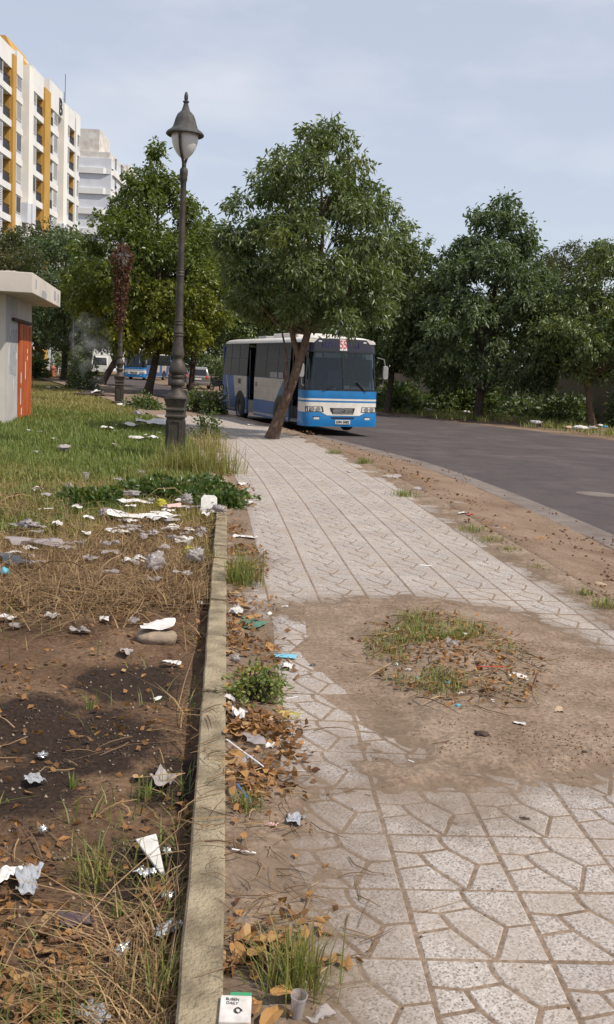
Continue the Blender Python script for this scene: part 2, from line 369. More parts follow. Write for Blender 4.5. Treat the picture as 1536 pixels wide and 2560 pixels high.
# --- road
def between(A, B, n, z, cols=2):
    ia = np.linspace(0, len(A) - 1, n); ib = np.linspace(0, len(B) - 1, n)
    a = np.stack([np.interp(ia, range(len(A)), A[:, k]) for k in (0, 1)], 1); b = np.stack([np.interp(ib, range(len(B)), B[:, k]) for k in (0, 1)], 1)
    w_ = np.linspace(0, 1, cols)[None, :, None]; p = a[:, None] * (1 - w_) + b[:, None] * w_
    return np.concatenate([p, np.full(p.shape[:2] + (1,), z)], 2)
g = MB(); g.grid(between(NE, FE, 160, -.15, 6)); tag(g.build('road', M['asphalt']), kind='structure')
def offs(A, d):
    t = np.gradient(A, axis=0); t /= np.hypot(*t.T)[:, None]; return A + np.stack([t[:, 1], -t[:, 0]], 1) * d
g = MB(); g.grid(between(offs(NE, -.42), offs(NE, .02), 300, -.146)); tag(g.build('gutter', M['gutter']), kind='structure')
x, y = G(1492, 1236, -.15); t = thing('manhole_cover', 'pale round manhole cover set in the asphalt road', 'manhole cover', (x, y, -.15))
mb = MB(); mb.lathe([(.36, .0), (.36, .006), (.30, .008)], 32); mb.build('collar', M['gutter'], t); mb = MB(); mb.lathe([(.295, .002), (.295, .012), (.28, .014)], 32); lid_ = mb.build('lid', M['gutter'], t)
# --- far roadside
P = between(offs(FE, -.35), offs(FE, 22), 200, -.08, 40)
P[:, :, 2] += .10 * (fbm(P[:, :, 0] * .8, P[:, :, 1] * .8, 2, 4) - .5) + np.linspace(-.1, .1, 40)[None, :] * np.linspace(1, .3, 40)[None, :]
g = MB(); g.grid(P); tag(g.build('far_verge', M['verge'], sm=80), kind='structure')
# --- pavement bed, a height field of dirt
ss = [-3.4]
while ss[-1] < 50: ss.append(ss[-1] + max(.02, .0052 * (ss[-1] + 3.9)))
ss = np.array(ss); tt = np.concatenate([np.arange(-.95, 2.44, .023), [2.5]])
S, T = np.meshgrid(ss, (tt + .95) / 3.45, indexing='ij')
_y0 = walk(ss, 0 * ss - .8)[1]; tL = walk_inv(strip_x(_y0) - .06, _y0)[1]
T = tL[:, None] + (2.5 - tL[:, None]) * T; X, Y, _ = walk(S, T); Z = bed_z(X, Y)
bed = obj('pavement', npmesh('pavement', np.stack([X, Y, Z], -1).reshape(-1, 3), gridfaces(*X.shape)[:, ::-1], M['dirt'], True)); tag(bed, kind='structure')
# --- film of dust trodden over the tiles round the dirt
k_d = ss < 9
du = np.clip((bed_z(X[k_d], Y[k_d], True) + .50) * .60, .03, .9) * np.clip((.0075 - Z[k_d]) / .004, 0, 1)
def dustmat():
    m, t, b, K = newmat('dust_film'); o = t.nodes['Material Output']; b.inputs['Roughness'].default_value = .97; b.inputs['Specular IOR Level'].default_value = .1
    P = t.nodes.new('ShaderNodeNewGeometry').outputs['Position']; r = rampnode(t, DIRT); K(noisenode(t, P, 2.2, 8, .6), r.inputs[0]); K(r.outputs[0], b.inputs['Base Color'])
    at = t.nodes.new('ShaderNodeAttribute'); at.attribute_name = 'dust'; f = rampnode(t, [(.25, (.35, .35, .35)), (.7, (1.25, 1.25, 1.25))]); K(noisenode(t, P, 9, 8, .7), f.inputs[0])
    mu = t.nodes.new('ShaderNodeMath'); mu.operation = 'MULTIPLY'; mu.use_clamp = True; K(at.outputs['Fac'], mu.inputs[0]); K(f.outputs[0], mu.inputs[1])
    tr = t.nodes.new('ShaderNodeBsdfTransparent'); ms = t.nodes.new('ShaderNodeMixShader'); K(mu.outputs[0], ms.inputs[0]); K(tr.outputs[0], ms.inputs[1]); K(b.outputs[0], ms.inputs[2]); K(ms.outputs[0], o.inputs[0]); return m
M['dust'] = dustmat()
o = obj('dust_film', npmesh('dust_film', np.stack([X[k_d], Y[k_d], np.maximum(Z[k_d], .0032) + .0012], -1).reshape(-1, 3), gridfaces(*X[k_d].shape)[:, ::-1], M['dust'], True, {'dust': du.ravel()}), bed); o['kind'] = 'stuff'
# --- pavement in the distance and the raised path under the far trees
g = MB(); sq = np.linspace(46, 96, 40); Q = np.array([[(float(walk(s_, t_)[0]), float(walk(s_, t_)[1]), .006) for t_ in (-.8, 2.4)] for s_ in sq]); g.grid(Q, flip=True)
tag(g.build('far_pavement', M['dirt']), kind='structure')
# --- verge between the pavement and the gutter
yy = [-3.0]
while yy[-1] < 60: yy.append(yy[-1] + max(.05, .009 * (yy[-1] + 2)))
yy = np.array(yy); sv, _t = walk_inv(np.interp(yy, JL[:, 1], JL[:, 0]), yy)
ax_, ay_, _ = walk(sv, 2.38); bx_ = nearx(ay_) - .3
k_ = np.linspace(0, 1, 34)[None, :]; X = ax_[:, None] * (1 - k_) + (bx_[:, None] + .0) * k_; Y = np.repeat(ay_[:, None], 34, 1)
Z = .030 - .180 * smooth(k_ * 1.02) ** .9 + (.06 * (fbm(X * 1.7, Y * 1.7, 4, 4) - .5) + .02 * (fbm(X * 9, Y * 9, 6, 3) - .5)) * np.clip(1.1 - k_, .25, 1) - .09 * np.exp(-k_ / .03)
tag(obj('verge', npmesh('verge', np.stack([X, Y, Z], -1).reshape(-1, 3), gridfaces(*X.shape)[:, ::-1], M['verge'], True)), kind='structure')
VG = (ay_, k_.ravel(), Z, ax_, bx_)
def verge_z(x, y):
    i = int(np.clip(np.searchsorted(VG[0], y), 0, len(VG[0]) - 1)); k = np.clip((x - VG[3][i]) / (VG[4][i] - VG[3][i]), 0, 1)
    return float(np.interp(k, VG[1], VG[2][i]))
# --- the waste plot on the left
yy = [.6]
while yy[-1] < 130: yy.append(yy[-1] + max(.03, .0085 * yy[-1]))
yy = np.array(yy); kk = np.linspace(0, 1, 170)[None, :] ** 1.5
X = (strip_x(yy) - .05)[:, None] - (2.0 + .75 * yy)[:, None] * kk; Y = np.repeat(yy[:, None], 170, 1); Z = plot_z(X, Y)
tag(obj('plot_ground', npmesh('plot_ground', np.stack([X, Y, Z], -1).reshape(-1, 3), gridfaces(*X.shape), M['soil'], True,
        {'char': char_at(X, Y).ravel(), 'green': green_at(X, Y).ravel()})), kind='structure')

# ------------------------------------------------------------------ paving tiles: 40 cm, each cast with the same crazy-paving pattern
A_, B_, C_, D_, E_, F_, Gq, H_, I_, J_ = (.50, 0), (.545, .27), (.76, .55), (1, .5), (0, .33), (.25, .36), (.31, .57), (0, .66), (.57, 1), (.44, .79)
PCS = [[(0, 0), A_, (.505, .14), B_, F_, E_], [A_, (1, 0), D_, C_, B_, (.505, .14)], [E_, F_, Gq, H_], [H_, Gq, J_, I_, (0, 1)], [F_, B_, C_, I_, J_, Gq], [C_, D_, (1, 1), I_]]
def inset(poly, d):
    o = []; n = len(poly)
    for i in range(n):
        p0, p1, p2 = (Vector(poly[(i + j - 1) % n]) for j in range(3))
        a = (p1 - p0).normalized(); b = (p2 - p1).normalized(); na = Vector((-a.y, a.x)); nb = Vector((-b.y, b.x)); h = (na + nb); h = h / max(.35, h.length_squared) * 2
        o.append(p1 + h * d)
    return [tuple(q) for q in o]
TS = .4
def tile_mb(mb, place, edge=.0):
    for pc in PCS:
        p = [(u * TS - TS / 2, TS / 2 - v * TS) for u, v in pc]          # v runs towards the viewer
        area = sum(p[i][0] * p[(i + 1) % len(p)][1] - p[(i + 1) % len(p)][0] * p[i][1] for i in range(len(p)))
        if area < 0: p = p[::-1]
        o0 = inset(p, .0065); o1 = inset(p, .0115); n = len(p)
        V = [(x, y, -.02) for x, y in o0] + [(x, y, -.004) for x, y in o0] + [(x, y, 0) for x, y in o1]
        Fc = [tuple(range(2 * n, 3 * n))] + [(r * n + i, r * n + (i + 1) % n, (r + 1) * n + (i + 1) % n, (r + 1) * n + i) for r in (0, 1) for i in range(n)]
        mb.add([place(v) for v in V], Fc)
tm = MB(); tile_mb(tm, lambda v: v); tile_me = tm.mesh('tile', M['tile'])
cand = []
for k in range(-9, 75):
    for i in range(-2, 6):
        s_, t_ = (k + .5) * TS, (i + .5) * TS
        x, y, a = (float(q) for q in walk(s_, t_))
        if y < 1.9: continue
        px = 768 + FPX * x / (y * math.cos(PITCH) + CAMH * math.sin(PITCH))
        cand.append((k, i, x, y, a, -120 < px < 1700))
cand.sort(key=lambda q: (not q[5], q[3])); rest = MB(); nt_ = 0
tr_ = np.random.default_rng(5)
for (k, i, x, y, a, vis) in cand:
    if i == 5 and tr_.random() < .25: continue
    if i == -2 and float(walk((k + .5) * TS, -.82)[0]) < float(strip_x(y)) - STRIP_W + .02: continue
    dz = float(np.clip(tr_.normal(0, .0012), -.0008, .003)); rx, ry = tr_.normal(0, .003, 2)
    if vis and nt_ < 300:
        o = obj('tile', tile_me, bed); o.location = (x, y, dz); o.rotation_euler = (rx, ry, a + tr_.normal(0, .004)); nt_ += 1
    else:
        ca, sa = math.cos(a), math.sin(a); tile_mb(rest, lambda v: (x + v[0] * ca - v[1] * sa, y + v[0] * sa + v[1] * ca, v[2] + dz))
o = rest.build('distant_tiles', M['tile'], bed); o['kind'] = 'stuff'

# ------------------------------------------------------------------ concrete kerb strip, cast in lengths
kt = thing('kerb_strip', 'low weathered concrete kerb strip between the waste plot and the tiled pavement', 'kerb')
ylist = [1.2, 4.95, 6.02, 7.0, 8.1, 9.2, 10.3, 11.4, 12.6, 13.8, 15, 16.3, 17.6, 19, 20.5, 22, 23.5, 25]
for q in range(len(ylist) - 1):
    y0, y1 = ylist[q] + .012, ylist[q + 1] - .012; mb = MB(); rows = []
    for y in np.linspace(y0, y1, max(3, int((y1 - y0) / .09))):
        x = float(strip_x(y)) + .012 * (float(fbm(y * 2.0, q, 2, 3)) - .5); wl = STRIP_W + .014 * (float(fbm(y * 5, 3 + q, 2, 3)) - .5); h = .034 + .008 * (float(fbm(y * 3, 9, 1)) - .5) + (.01 if q % 2 else 0)
        rows.append([(x, y, -.06), (x, y, h - .008), (x - .008, y, h), (x - wl + .008, y, h), (x - wl, y, h - .01), (x - wl - .004, y, -.2)])
    mb.grid(np.array(rows)); n = len(rows); mb.add(rows[0], [tuple(range(6))]); mb.add(rows[-1], [tuple(range(6))[::-1]])
    mb.build('kerb_stone', M['concrete'], kt)

# ------------------------------------------------------------------ street lamps
M['globe'] = flat('frosted_globe', (.62, .62, .60), .35, 0, .5)
M['bare'] = mat('iron_rust', (.13, .06, .035), (.05, .043, .037), 20, .8, .2)
LU = 7.02 / 2340                                   # metres per profile unit, from base to finial
def lamp(loc, label, rz=0, head=True):
    t = thing('street_lamp', label, 'street lamp', loc, rz, 'ornamental lamps along the pavement')
    zz = lambda u: (2400 - u) * LU * .962
    P = lambda pr: [(max(.002, r * LU * .93), zz(u)) for u, r in pr][::-1]
    b = MB(); b.sqlathe(P([(1985, 79), (2000, 72), (2042, 60), (2050, 60), (2054, 66), (2066, 66), (2070, 60), (2094, 60), (2098, 66), (2110, 66), (2116, 56), (2330, 57), (2345, 66), (2400, 68)]))
    pl = b.build('plinth', M['iron'], t, bev=.008)
    for k in range(4):                             # framed panels on the plinth
        f = MB(); h = 57 * LU * .93; x0, x1 = -.115, .115; z0, z1 = zz(2320), zz(2130)
        for a, c in (((x0, -h - .016, z0), (x1, -h + .01, z0 + .03)), ((x0, -h - .016, z1 - .03), (x1, -h + .01, z1)), ((x0, -h - .016, z0 + .03), (x0 + .03, -h + .01, z1 - .03)), ((x1 - .03, -h - .016, z0 + .03), (x1, -h + .01, z1 - .03))): f.box(a, c)
        o = f.build('panel_frame', M['iron'], pl, bev=.004); o.rotation_euler = (0, 0, k * math.pi / 2)
    b = MB(); b.lathe(P([(1600, 31), (1640, 34), (1680, 41), (1700, 44), (1712, 42), (1724, 34), (1735, 34), (1745, 40), (1762, 49), (1790, 58), (1808, 60), (1818, 57), (1832, 44), (1838, 50), (1848, 50), (1856, 41), (1862, 41), (1868, 47), (1880, 54), (1892, 55), (1902, 50), (1912, 40), (1925, 40), (1940, 46), (1955, 58), (1972, 74), (1984, 80), (1992, 78)]), 24)
    b.build('base', M['iron'], t, 40)
    b = MB(); b.lathe(P([(495, 13), (520, 15), (525, 21), (538, 27), (566, 27), (572, 24), (580, 26), (588, 24), (602, 24), (610, 19), (700, 19), (1140, 22), (1150, 22), (1153, 27), (1160, 27), (1163, 23), (1170, 27), (1178, 27), (1182, 23), (1190, 27), (1197, 27), (1200, 24), (1478, 27), (1482, 31), (1490, 31), (1494, 28), (1500, 32), (1508, 32), (1512, 29), (1550, 33), (1554, 36), (1562, 36), (1566, 31), (1572, 35), (1580, 35), (1584, 31), (1612, 32)]), 20)
    b.build('post', M['iron'], t, 40)
    if head:
        b = MB(); b.lathe(P([(300, 86), (318, 89), (345, 88), (375, 82), (405, 70), (432, 54), (452, 36), (465, 20), (470, 4)]), 28, cap=True); b.build('globe', M['globe'], t, 60)
        b = MB(); b.lathe(P([(60, 2), (66, 8), (85, 13), (104, 13), (114, 9), (117, 20), (124, 20), (128, 14), (150, 19), (172, 27), (178, 30), (186, 40), (200, 54), (225, 65), (255, 74), (280, 83), (292, 96), (304, 115), (314, 124), (322, 125), (328, 118), (322, 95), (316, 90)]), 28)
        b.build('hood', M['ironhat'], t, 40)
        for k in range(2):
            b = MB(); q = []
            for u, r in ((512, 14), (492, 16), (470, 34), (440, 62), (400, 84), (350, 99), (318, 103)): q.append((r * LU * math.cos(k * math.pi - 1.75), r * LU * math.sin(k * math.pi - 1.75), zz(u)))
            b.tube(q, .027, 8); b.build('arm', M['iron'], t, 50)
    return t
x, y = G(437, 1146, -.05); lamp((x, y, float(plot_z(x, y)) - .03), 'dark cast iron street lamp with white globe standing in tall grass before the leaning tree')
x, y = G(298, 1012, -.05); L2 = (x, y, float(plot_z(x, y)) - .03); lamp(L2, 'cast iron street lamp whose top is wrapped in rust brown dried climber', .1, True)
x, y = G(181, 962, -.05); lamp((x, y, float(plot_z(x, y)) - .03), 'shaded cast iron street lamp on the grass under the far trees', .2)

# ------------------------------------------------------------------ foliage
def leaves(C, D, ln, wd, seed, droop=.5, fold=.25):
    """kite-shaped leaves: C centres (n,3), D outward directions (n,3); returns V, F"""
    g_ = np.random.default_rng(seed); n = len(C)
    d = D + g_.normal(0, .55, (n, 3)); d[:, 2] -= droop; d /= np.linalg.norm(d, axis=1)[:, None] + 1e-9
    r = g_.normal(0, 1, (n, 3)); s = np.cross(d, r); s /= np.linalg.norm(s, axis=1)[:, None] + 1e-9; u = np.cross(s, d)
    l = ln * g_.uniform(.65, 1.25, (n, 1)); w_ = wd * g_.uniform(.7, 1.25, (n, 1))
    V = np.stack([C, C + d * l * .45 + s * w_ + u * w_ * fold, C + d * l - u * l * .12, C + d * l * .45 - s * w_ + u * w_ * fold], 1).reshape(-1, 3)
    i = np.arange(n)[:, None] * 4; F = np.concatenate([i + [0, 1, 2], i + [0, 2, 3]], 1).reshape(-1, 3)
    return V, F
def crown(env, base, n_cl, cl_r, seed, lean=(0, 0), shell=.55, ok=None):
    """clump centres inside an envelope given as (height, radius) pairs"""
    g_ = np.random.default_rng(seed); hs = [e[0] for e in env]; o = []
    while len(o) < n_cl:
        h = g_.uniform(hs[0], hs[-1]); r = np.interp(h, hs, [e[1] for e in env])
        if g_.random() > (r / max(e[1] for e in env)) ** 1.3 + .12: continue
        a = g_.uniform(0, 2 * math.pi); q = math.sqrt(g_.uniform(shell ** 2, 1)) if g_.random() < .8 else g_.uniform(0, 1)
        k = (h - hs[0]) / (hs[-1] - hs[0])
        p = (r * q * math.cos(a) + lean[0] * k, r * q * math.sin(a) + lean[1] * k, h)
        o.append((p, cl_r * g_.uniform(.6, 1.25) * (.55 + .45 * min(1, r / (max(e[1] for e in env) * .6)))))
    return o
def tree(name, label, base, trunk, env, seed, lm='leaf', bark='bark', n_cl=60, cl_r=.7, per=420, ln=.17, wd=.035, droop=.5, limbs=14, tint=None, lean=(0, 0), off=(0, 0), group='roadside trees', r0=.13, wig=.12, gap=.0):
    """trunk: local points [(x,y,z,r)]; env: crown envelope; real tapered trunk with limbs and leaf-sized faces"""
    g_ = np.random.default_rng(seed + 1000)
    t = thing(name, label, 'tree', base, 0, group)
    cl = [((p[0] + off[0], p[1] + off[1], p[2]), r) for p, r in crown(env, base, n_cl, cl_r, seed, lean)]
    mb = MB(); tp = spline([q[:3] for q in trunk], 6); tr = np.interp(np.linspace(0, 1, len(tp)), np.linspace(0, 1, len(trunk)), [q[3] for q in trunk])
    tr = tr * (1 + .35 * np.exp(-np.linspace(0, 1, len(tp)) * 22)); mb.tube(tp, tr, 10)
    lo = env[0][0]; order = sorted(range(len(cl)), key=lambda i: g_.random())[:limbs * 3]
    for j, i in enumerate(order):
        p = np.array(cl[i][0]); hz = max(lo * .92, p[2] - np.hypot(p[0] - off[0], p[1] - off[1]) * g_.uniform(.7, 1.3)); hz = min(hz, tp[-1][2])
        a = int(np.argmin(np.abs(tp[:, 2] - hz))); q0 = tp[a]; mid = q0 * .5 + p * .5 + g_.normal(0, wig, 3) + np.array([0, 0, -.1])
        rr = min(tr[a] * .55, r0 * .5) * (1 if j < limbs else .45)
        mb.tube([q0, q0 * .75 + mid * .25 + g_.normal(0, wig * .3, 3), mid, p], [rr, rr * .8, rr * .55, rr * .2], 6 if j < limbs else 4, cap=False)
    mb.build('trunk', M[bark], t, 60)
    CC = []; DD = []; TT = []
    for (p, r) in cl:
        n = int(per * (r / cl_r) ** 2 * g_.uniform(.75, 1.2))
        nt = max(4, n // 9); dirs = g_.normal(0, 1, (nt, 3)); dirs[:, 2] = dirs[:, 2] * .8 + .15; dirs /= np.linalg.norm(dirs, axis=1)[:, None]
        tips = np.array(p) + dirs * r * (g_.uniform(.25, 1.0, (nt, 1)) ** .55) * np.array([1, 1, .78])
        k = np.repeat(np.arange(nt), 9); c = tips[k] + g_.normal(0, ln * .42, (len(k), 3)); CC.append(c); DD.append(dirs[k] * .6)
        tv = 0.0 if tint is None else float(np.clip(tint(p, g_), 0, 1)); TT.append(np.repeat(np.clip(tv * g_.uniform(.3, 1.5, len(k)), 0, 1), 4))
    V, F = leaves(np.concatenate(CC), np.concatenate(DD), ln, wd, seed + 5, droop)
    obj('crown', npmesh('crown', V, F, M[lm], False, {'tint': np.concatenate(TT)}), t)
    return t
def gz(px, py, z=-.1): x, y = G(px, py, z); return (x, y, z)
few = lambda p, g_: .35 if g_.random() < .07 else .05
# the leaning tree by the kerb: its trunk forks low, crown like a broad cone
tree('leaning_tree', 'young tree with leaning forked trunk at the kerb before the large bus', (*G(680, 1096, 0), -.02),
     [(0, 0, 0, .155), (.22, 0, .75, .13), (.48, .02, 1.55, .118), (.62, .05, 2.1, .11), (.80, .05, 2.85, .085), (.98, .1, 4.2, .06), (1.0, .1, 5.6, .04), (.75, .1, 7.2, .015)],
     [(2.95, 1.5), (3.4, 2.0), (4.4, 2.2), (5.4, 2.15), (6.2, 1.8), (6.8, 1.35), (7.3, .95), (7.7, .45)], 11, 'leaf', 'bark', 150, .40, 330, .165, .026, .75, 16, few, off=(.68, .1), r0=.09)
lt = [o for o in bpy.data.objects if o.name == 'leaning_tree'][0]
mb = MB(); mb.tube(spline([(.60, .05, 2.0), (.42, .0, 2.55), (.30, -.05, 3.2), (.18, -.1, 4.0), (.1, -.1, 5.0)], 6), np.linspace(.085, .03, 25), 8)
mb.tube(spline([(.33, .0, 1.05), (.28, -.1, 1.35), (.27, -.05, 2.1), (.1, 0, 2.8)], 6), np.linspace(.05, .02, 19), 6)
mb.build('limb', M['bark'], lt, 60)
yel = lambda p, g_: np.clip((7.4 - p[2]) / 4.5, 0, 1) * g_.uniform(.15, .95)
tree('yellowing_tree', 'big tree with yellowing lower leaves rising behind the front street lamp', gz(368, 989), [(0, 0, 0, .24), (.35, 0, 1.6, .2), (.55, 0, 3.2, .18), (.6, 0, 5.2, .14), (.3, 0, 8.5, .07), (.4, 0, 11.5, .03)],
     [(2.6, 1.8), (3.6, 3.4), (5.2, 4.2), (7.2, 3.9), (9.2, 2.9), (10.8, 1.7), (12.6, .5), (13.4, .2)], 21, 'leaf_yel', 'darkbark', 165, .92, 330, .25, .065, .5, 18, yel, off=(.1, 0), r0=.22)
tree('crooked_tree', 'tree with steeply slanting dark trunk beside the parked far bus', gz(253, 962), [(0, 0, 0, .25), (.9, 0, 1.6, .22), (1.8, 0, 3.2, .18), (2.3, 0, 5, .13), (2.4, 0, 8, .05)],
     [(3.4, 2.2), (4.6, 3.8), (6.6, 4.0), (8.6, 2.8), (10.0, .8)], 22, 'leaf', 'darkbark', 70, 1.1, 300, .28, .07, .45, 12, few, off=(1.6, 1), r0=.2)
tree('dense_tree', 'dense dark green tree behind the rear end of the large bus', (-7.6, 60.5, -.1), [(0, 0, 0, .2), (.1, 0, 3, .15), (0, 0, 8, .05)],
     [(3.0, 1.5), (4.0, 3.2), (6.5, 3.5), (8.6, 2.4), (10.4, .6)], 23, 'leaf', 'darkbark', 75, 1.0, 300, .26, .065, .45, 10, few, r0=.17)
tree('dense_tree', 'tall green tree overhanging the parked silver SUV', (-3.0, 66, -.1), [(0, 0, 0, .22), (.1, 0, 3, .17), (0, 0, 9, .05)],
     [(3.2, 1.5), (4.4, 3.6), (7, 4.0), (9.2, 2.8), (11, .6)], 24, 'leaf_deep', 'darkbark', 80, 1.1, 300, .28, .07, .45, 10, few, r0=.17)
# across the road
tree('broad_tree', 'tallest dark green tree across the road with a pointed broad crown', gz(1195, 1048), [(0, 0, 0, .22), (.05, 0, 2, .19), (.3, .2, 5, .14), (.6, .2, 8.5, .05)],
     [(1.5, 2.0), (2.6, 3.3), (4.2, 3.6), (6.0, 3.0), (7.6, 2.2), (9.0, 1.5), (10.2, .35)], 31, 'leaf_deep', 'darkbark', 130, .78, 330, .24, .048, .75, 14, few, off=(.35, .3), r0=.18)
tree('slim_tree', 'slim brown trunked tree at the littered roadside before the compound wall', gz(1482, 1068), [(0, 0, 0, .17), (-.3, 0, 1.3, .13), (-.55, 0, 2.8, .11), (-.45, 0, 5, .07), (-.3, 0, 6.8, .03)],
     [(2.2, 1.6), (3.1, 2.9), (4.4, 3.1), (5.8, 2.3), (7.1, 1.1), (7.9, .2)], 32, 'leaf', 'bark', 105, .7, 300, .22, .045, .75, 12, few, off=(-.2, 0), r0=.14)
tree('roadside_tree', 'lighter green tree across the road next to the front of the large bus', gz(968, 1031), [(0, 0, 0, .17), (.1, 0, 1.6, .14), (.2, 0, 4, .1), (.3, 0, 7.6, .03)],
     [(2.2, 1.3), (3.4, 2.2), (5.2, 2.5), (6.8, 2.0), (8.2, 1.2), (9.2, .3)], 33, 'leaf', 'darkbark', 84, .78, 300, .24, .05, .6, 12, few, off=(.25, .2), r0=.14)
tree('roadside_tree', 'small thin stemmed tree between two larger trees across the road', gz(1088, 1028), [(0, 0, 0, .12), (.0, 0, 2, .1), (.1, 0, 5.5, .03)],
     [(1.8, 1.2), (3.0, 2.0), (4.6, 2.1), (6.4, .9), (7.0, .2)], 34, 'leaf_deep', 'darkbark', 55, .8, 280, .25, .05, .6, 9, few, r0=.11)
feath = lambda p, g_: .5 if g_.random() < .25 else .1
tree('feathery_tree', 'feathery brownish green tree beyond the compound wall across the road', (17.6, 64, -.1), [(0, 0, 0, .25), (.2, 0, 4, .18), (0, 0, 9, .06)],
     [(4.5, 2.0), (7.0, 5.2), (8.6, 5.4), (10.0, 3.6), (10.8, 1.2)], 35, 'leaf_fine', 'darkbark', 95, .95, 420, .2, .035, .3, 14, feath, r0=.2)
tree('backing_tree', 'dark tree filling the gap behind the tallest roadside tree', (12.5, 58, -.1), [(0, 0, 0, .2), (.2, 0, 3, .15), (0, 0, 7, .05)],
     [(1.2, 2.8), (3.4, 3.8), (5.4, 3.4), (7.2, 1.0)], 36, 'leaf_deep', 'darkbark', 70, 1.1, 260, .3, .07, .5, 8, few, r0=.16)
tree('backing_tree', 'dark leafy tree rising directly over the compound wall', (17.5, 54, -.1), [(0, 0, 0, .2), (.2, 0, 3, .15), (0, 0, 6.5, .05)],
     [(1.6, 2.4), (3.2, 3.6), (5.0, 3.2), (7.0, .9)], 37, 'leaf_deep', 'darkbark', 64, 1.1, 260, .3, .07, .5, 8, few, r0=.16)
tree('backing_tree', 'shadowy tree standing far behind the parked bus nose', (6.0, 64, -.1), [(0, 0, 0, .2), (.2, 0, 3, .15), (0, 0, 6.5, .05)],
     [(.8, 2.6), (3.2, 3.8), (5.4, 3.4), (7.6, .9)], 38, 'leaf_deep', 'darkbark', 66, 1.15, 250, .3, .07, .5, 8, few, r0=.16)
# beyond the plot on the left
tree('feathery_tree', 'feathery dark green tree behind the shed roof', (-20.5, 56, -.1), [(0, 0, 0, .24), (.3, 0, 3, .2), (.2, 0, 8, .05)],
     [(4.0, 2.2), (5.6, 4.6), (7.4, 4.4), (8.8, 2.8), (9.6, .8)], 41, 'leaf_fine', 'darkbark', 90, 1.0, 420, .22, .035, .3, 12, feath, r0=.2)
tree('feathery_tree', 'tall feathery tree with pale brown trunk beyond the shed door', (-27.8, 98, -.1), [(0, 0, 0, .3), (.1, 0, 4, .24), (.2, 0, 11, .06)],
     [(4.5, 3.0), (7.0, 6.0), (10, 6.2), (13, 4), (14.5, 1)], 42, 'leaf_fine', 'bark', 90, 1.5, 330, .36, .07, .3, 12, feath, r0=.25)
tree('shade_tree', 'dark spreading tree shading the third street lamp', (-20.0, 78, -.1), [(0, 0, 0, .28), (.1, 0, 3, .22), (0, 0, 9, .06)],
     [(2.4, 2.5), (4.2, 5.0), (7.5, 5.2), (10, 3.2), (11.5, .8)], 43, 'leaf_deep', 'darkbark', 95, 1.3, 300, .32, .075, .5, 12, few, r0=.22)
tree('shade_tree', 'dark tree behind the white box truck', (-33.0, 134, -.1), [(0, 0, 0, .3), (.1, 0, 4, .24), (0, 0, 12, .06)],
     [(1.5, 5.0), (5, 7.5), (9, 7.2), (12.5, 4.5), (14, 1)], 44, 'leaf_deep', 'darkbark', 90, 2.0, 260, .5, .12, .5, 10, few, r0=.25)
tree('shade_tree', 'dark tree in the background behind the blue and white far bus', (-15.0, 128, -.1), [(0, 0, 0, .3), (.1, 0, 4, .24), (0, 0, 12, .06)],
     [(1.5, 5.0), (5, 7.5), (9, 7.0), (11.5, 4.5), (13, 1)], 45, 'leaf_deep', 'darkbark', 90, 2.0, 260, .5, .12, .5, 10, few, r0=.25)
tree('shade_tree', 'dark tree in the background beyond the silver SUV', (-3.5, 108, -.1), [(0, 0, 0, .3), (.1, 0, 4, .24), (0, 0, 10, .06)],
     [(1.0, 4.5), (4, 6.5), (7, 6.0), (9.0, 4.0), (10, 1)], 46, 'leaf', 'darkbark', 80, 1.8, 260, .48, .11, .5, 10, few, r0=.25)
# rust coloured dried climber round the head of the second lamp
g_ = np.random.default_rng(61); n = 1900; h = 3.0 + 3.5 * g_.random(n) ** .7; rr = np.interp(h, [2.8, 3.6, 4.6, 5.6, 6.0, 6.5], [.10, .16, .26, .32, .48, .15]) * np.sqrt(g_.random(n)); an = g_.uniform(0, 6.283, n)
C0 = np.stack([rr * np.cos(an) - .06 * (6 - h) * .4, rr * np.sin(an), h], 1); V, F = leaves(C0, np.stack([np.cos(an), np.sin(an), 0 * h], 1), .16, .03, 62, 1.0)
t = thing('dried_climber', 'rust brown dried climber hanging over the head of a street lamp', 'climber', L2)
obj('foliage', npmesh('foliage', V, F, M['leaf_rust']), t)
mb = MB()
for k in range(7):
    q = [(.05 * math.cos(k + z * 1.3) + .02, .05 * math.sin(k + z * 1.3), z) for z in np.linspace(2.7, 6.6, 14)]; mb.tube(q, .012, 4)
mb.build('stem', M['leaf_rust'], t)

# ------------------------------------------------------------------ shrubs and weeds with broad leaves
def shrub(name, label, loc, r, h, n, seed, lm='leaf_deep', ln=.14, wd=.04, stems=6, group='bushes and weeds', cat='bush', droop=.2, flat_=.8):
    g_ = np.random.default_rng(seed); t = thing(name, label, cat, loc, 0, group); mb = MB()
    d = g_.normal(0, 1, (n, 3)); d[:, 2] = np.abs(d[:, 2]); d /= np.linalg.norm(d, axis=1)[:, None]
    lob = 1 + .35 * np.sin(d[:, 0] * 5 + seed) * np.sin(d[:, 1] * 4 + seed * 2)
    c = d * (g_.uniform(.15, 1, (n, 1)) ** .5) * np.array([r, r, h]) * lob[:, None]; c[:, 2] += .02
    V, F = leaves(c, d * flat_, ln, wd, seed + 3, droop)
    obj('foliage', npmesh('foliage', V, F, M[lm], False, {'tint': np.repeat(np.clip(g_.normal(.1, .2, n), 0, 1), 4)}), t)
    for k in range(stems):
        a = g_.uniform(0, 6.28); q = np.array([r * .6 * math.cos(a), r * .6 * math.sin(a), h * .75]); mb.tube([(q[0] * .1, q[1] * .1, -.05), tuple(q * .5 + g_.normal(0, .03, 3)), tuple(q)], [.012 + r * .012, .01 + r * .006, .004], 5)
    mb.build('stem', M['darkbark'], t); return t
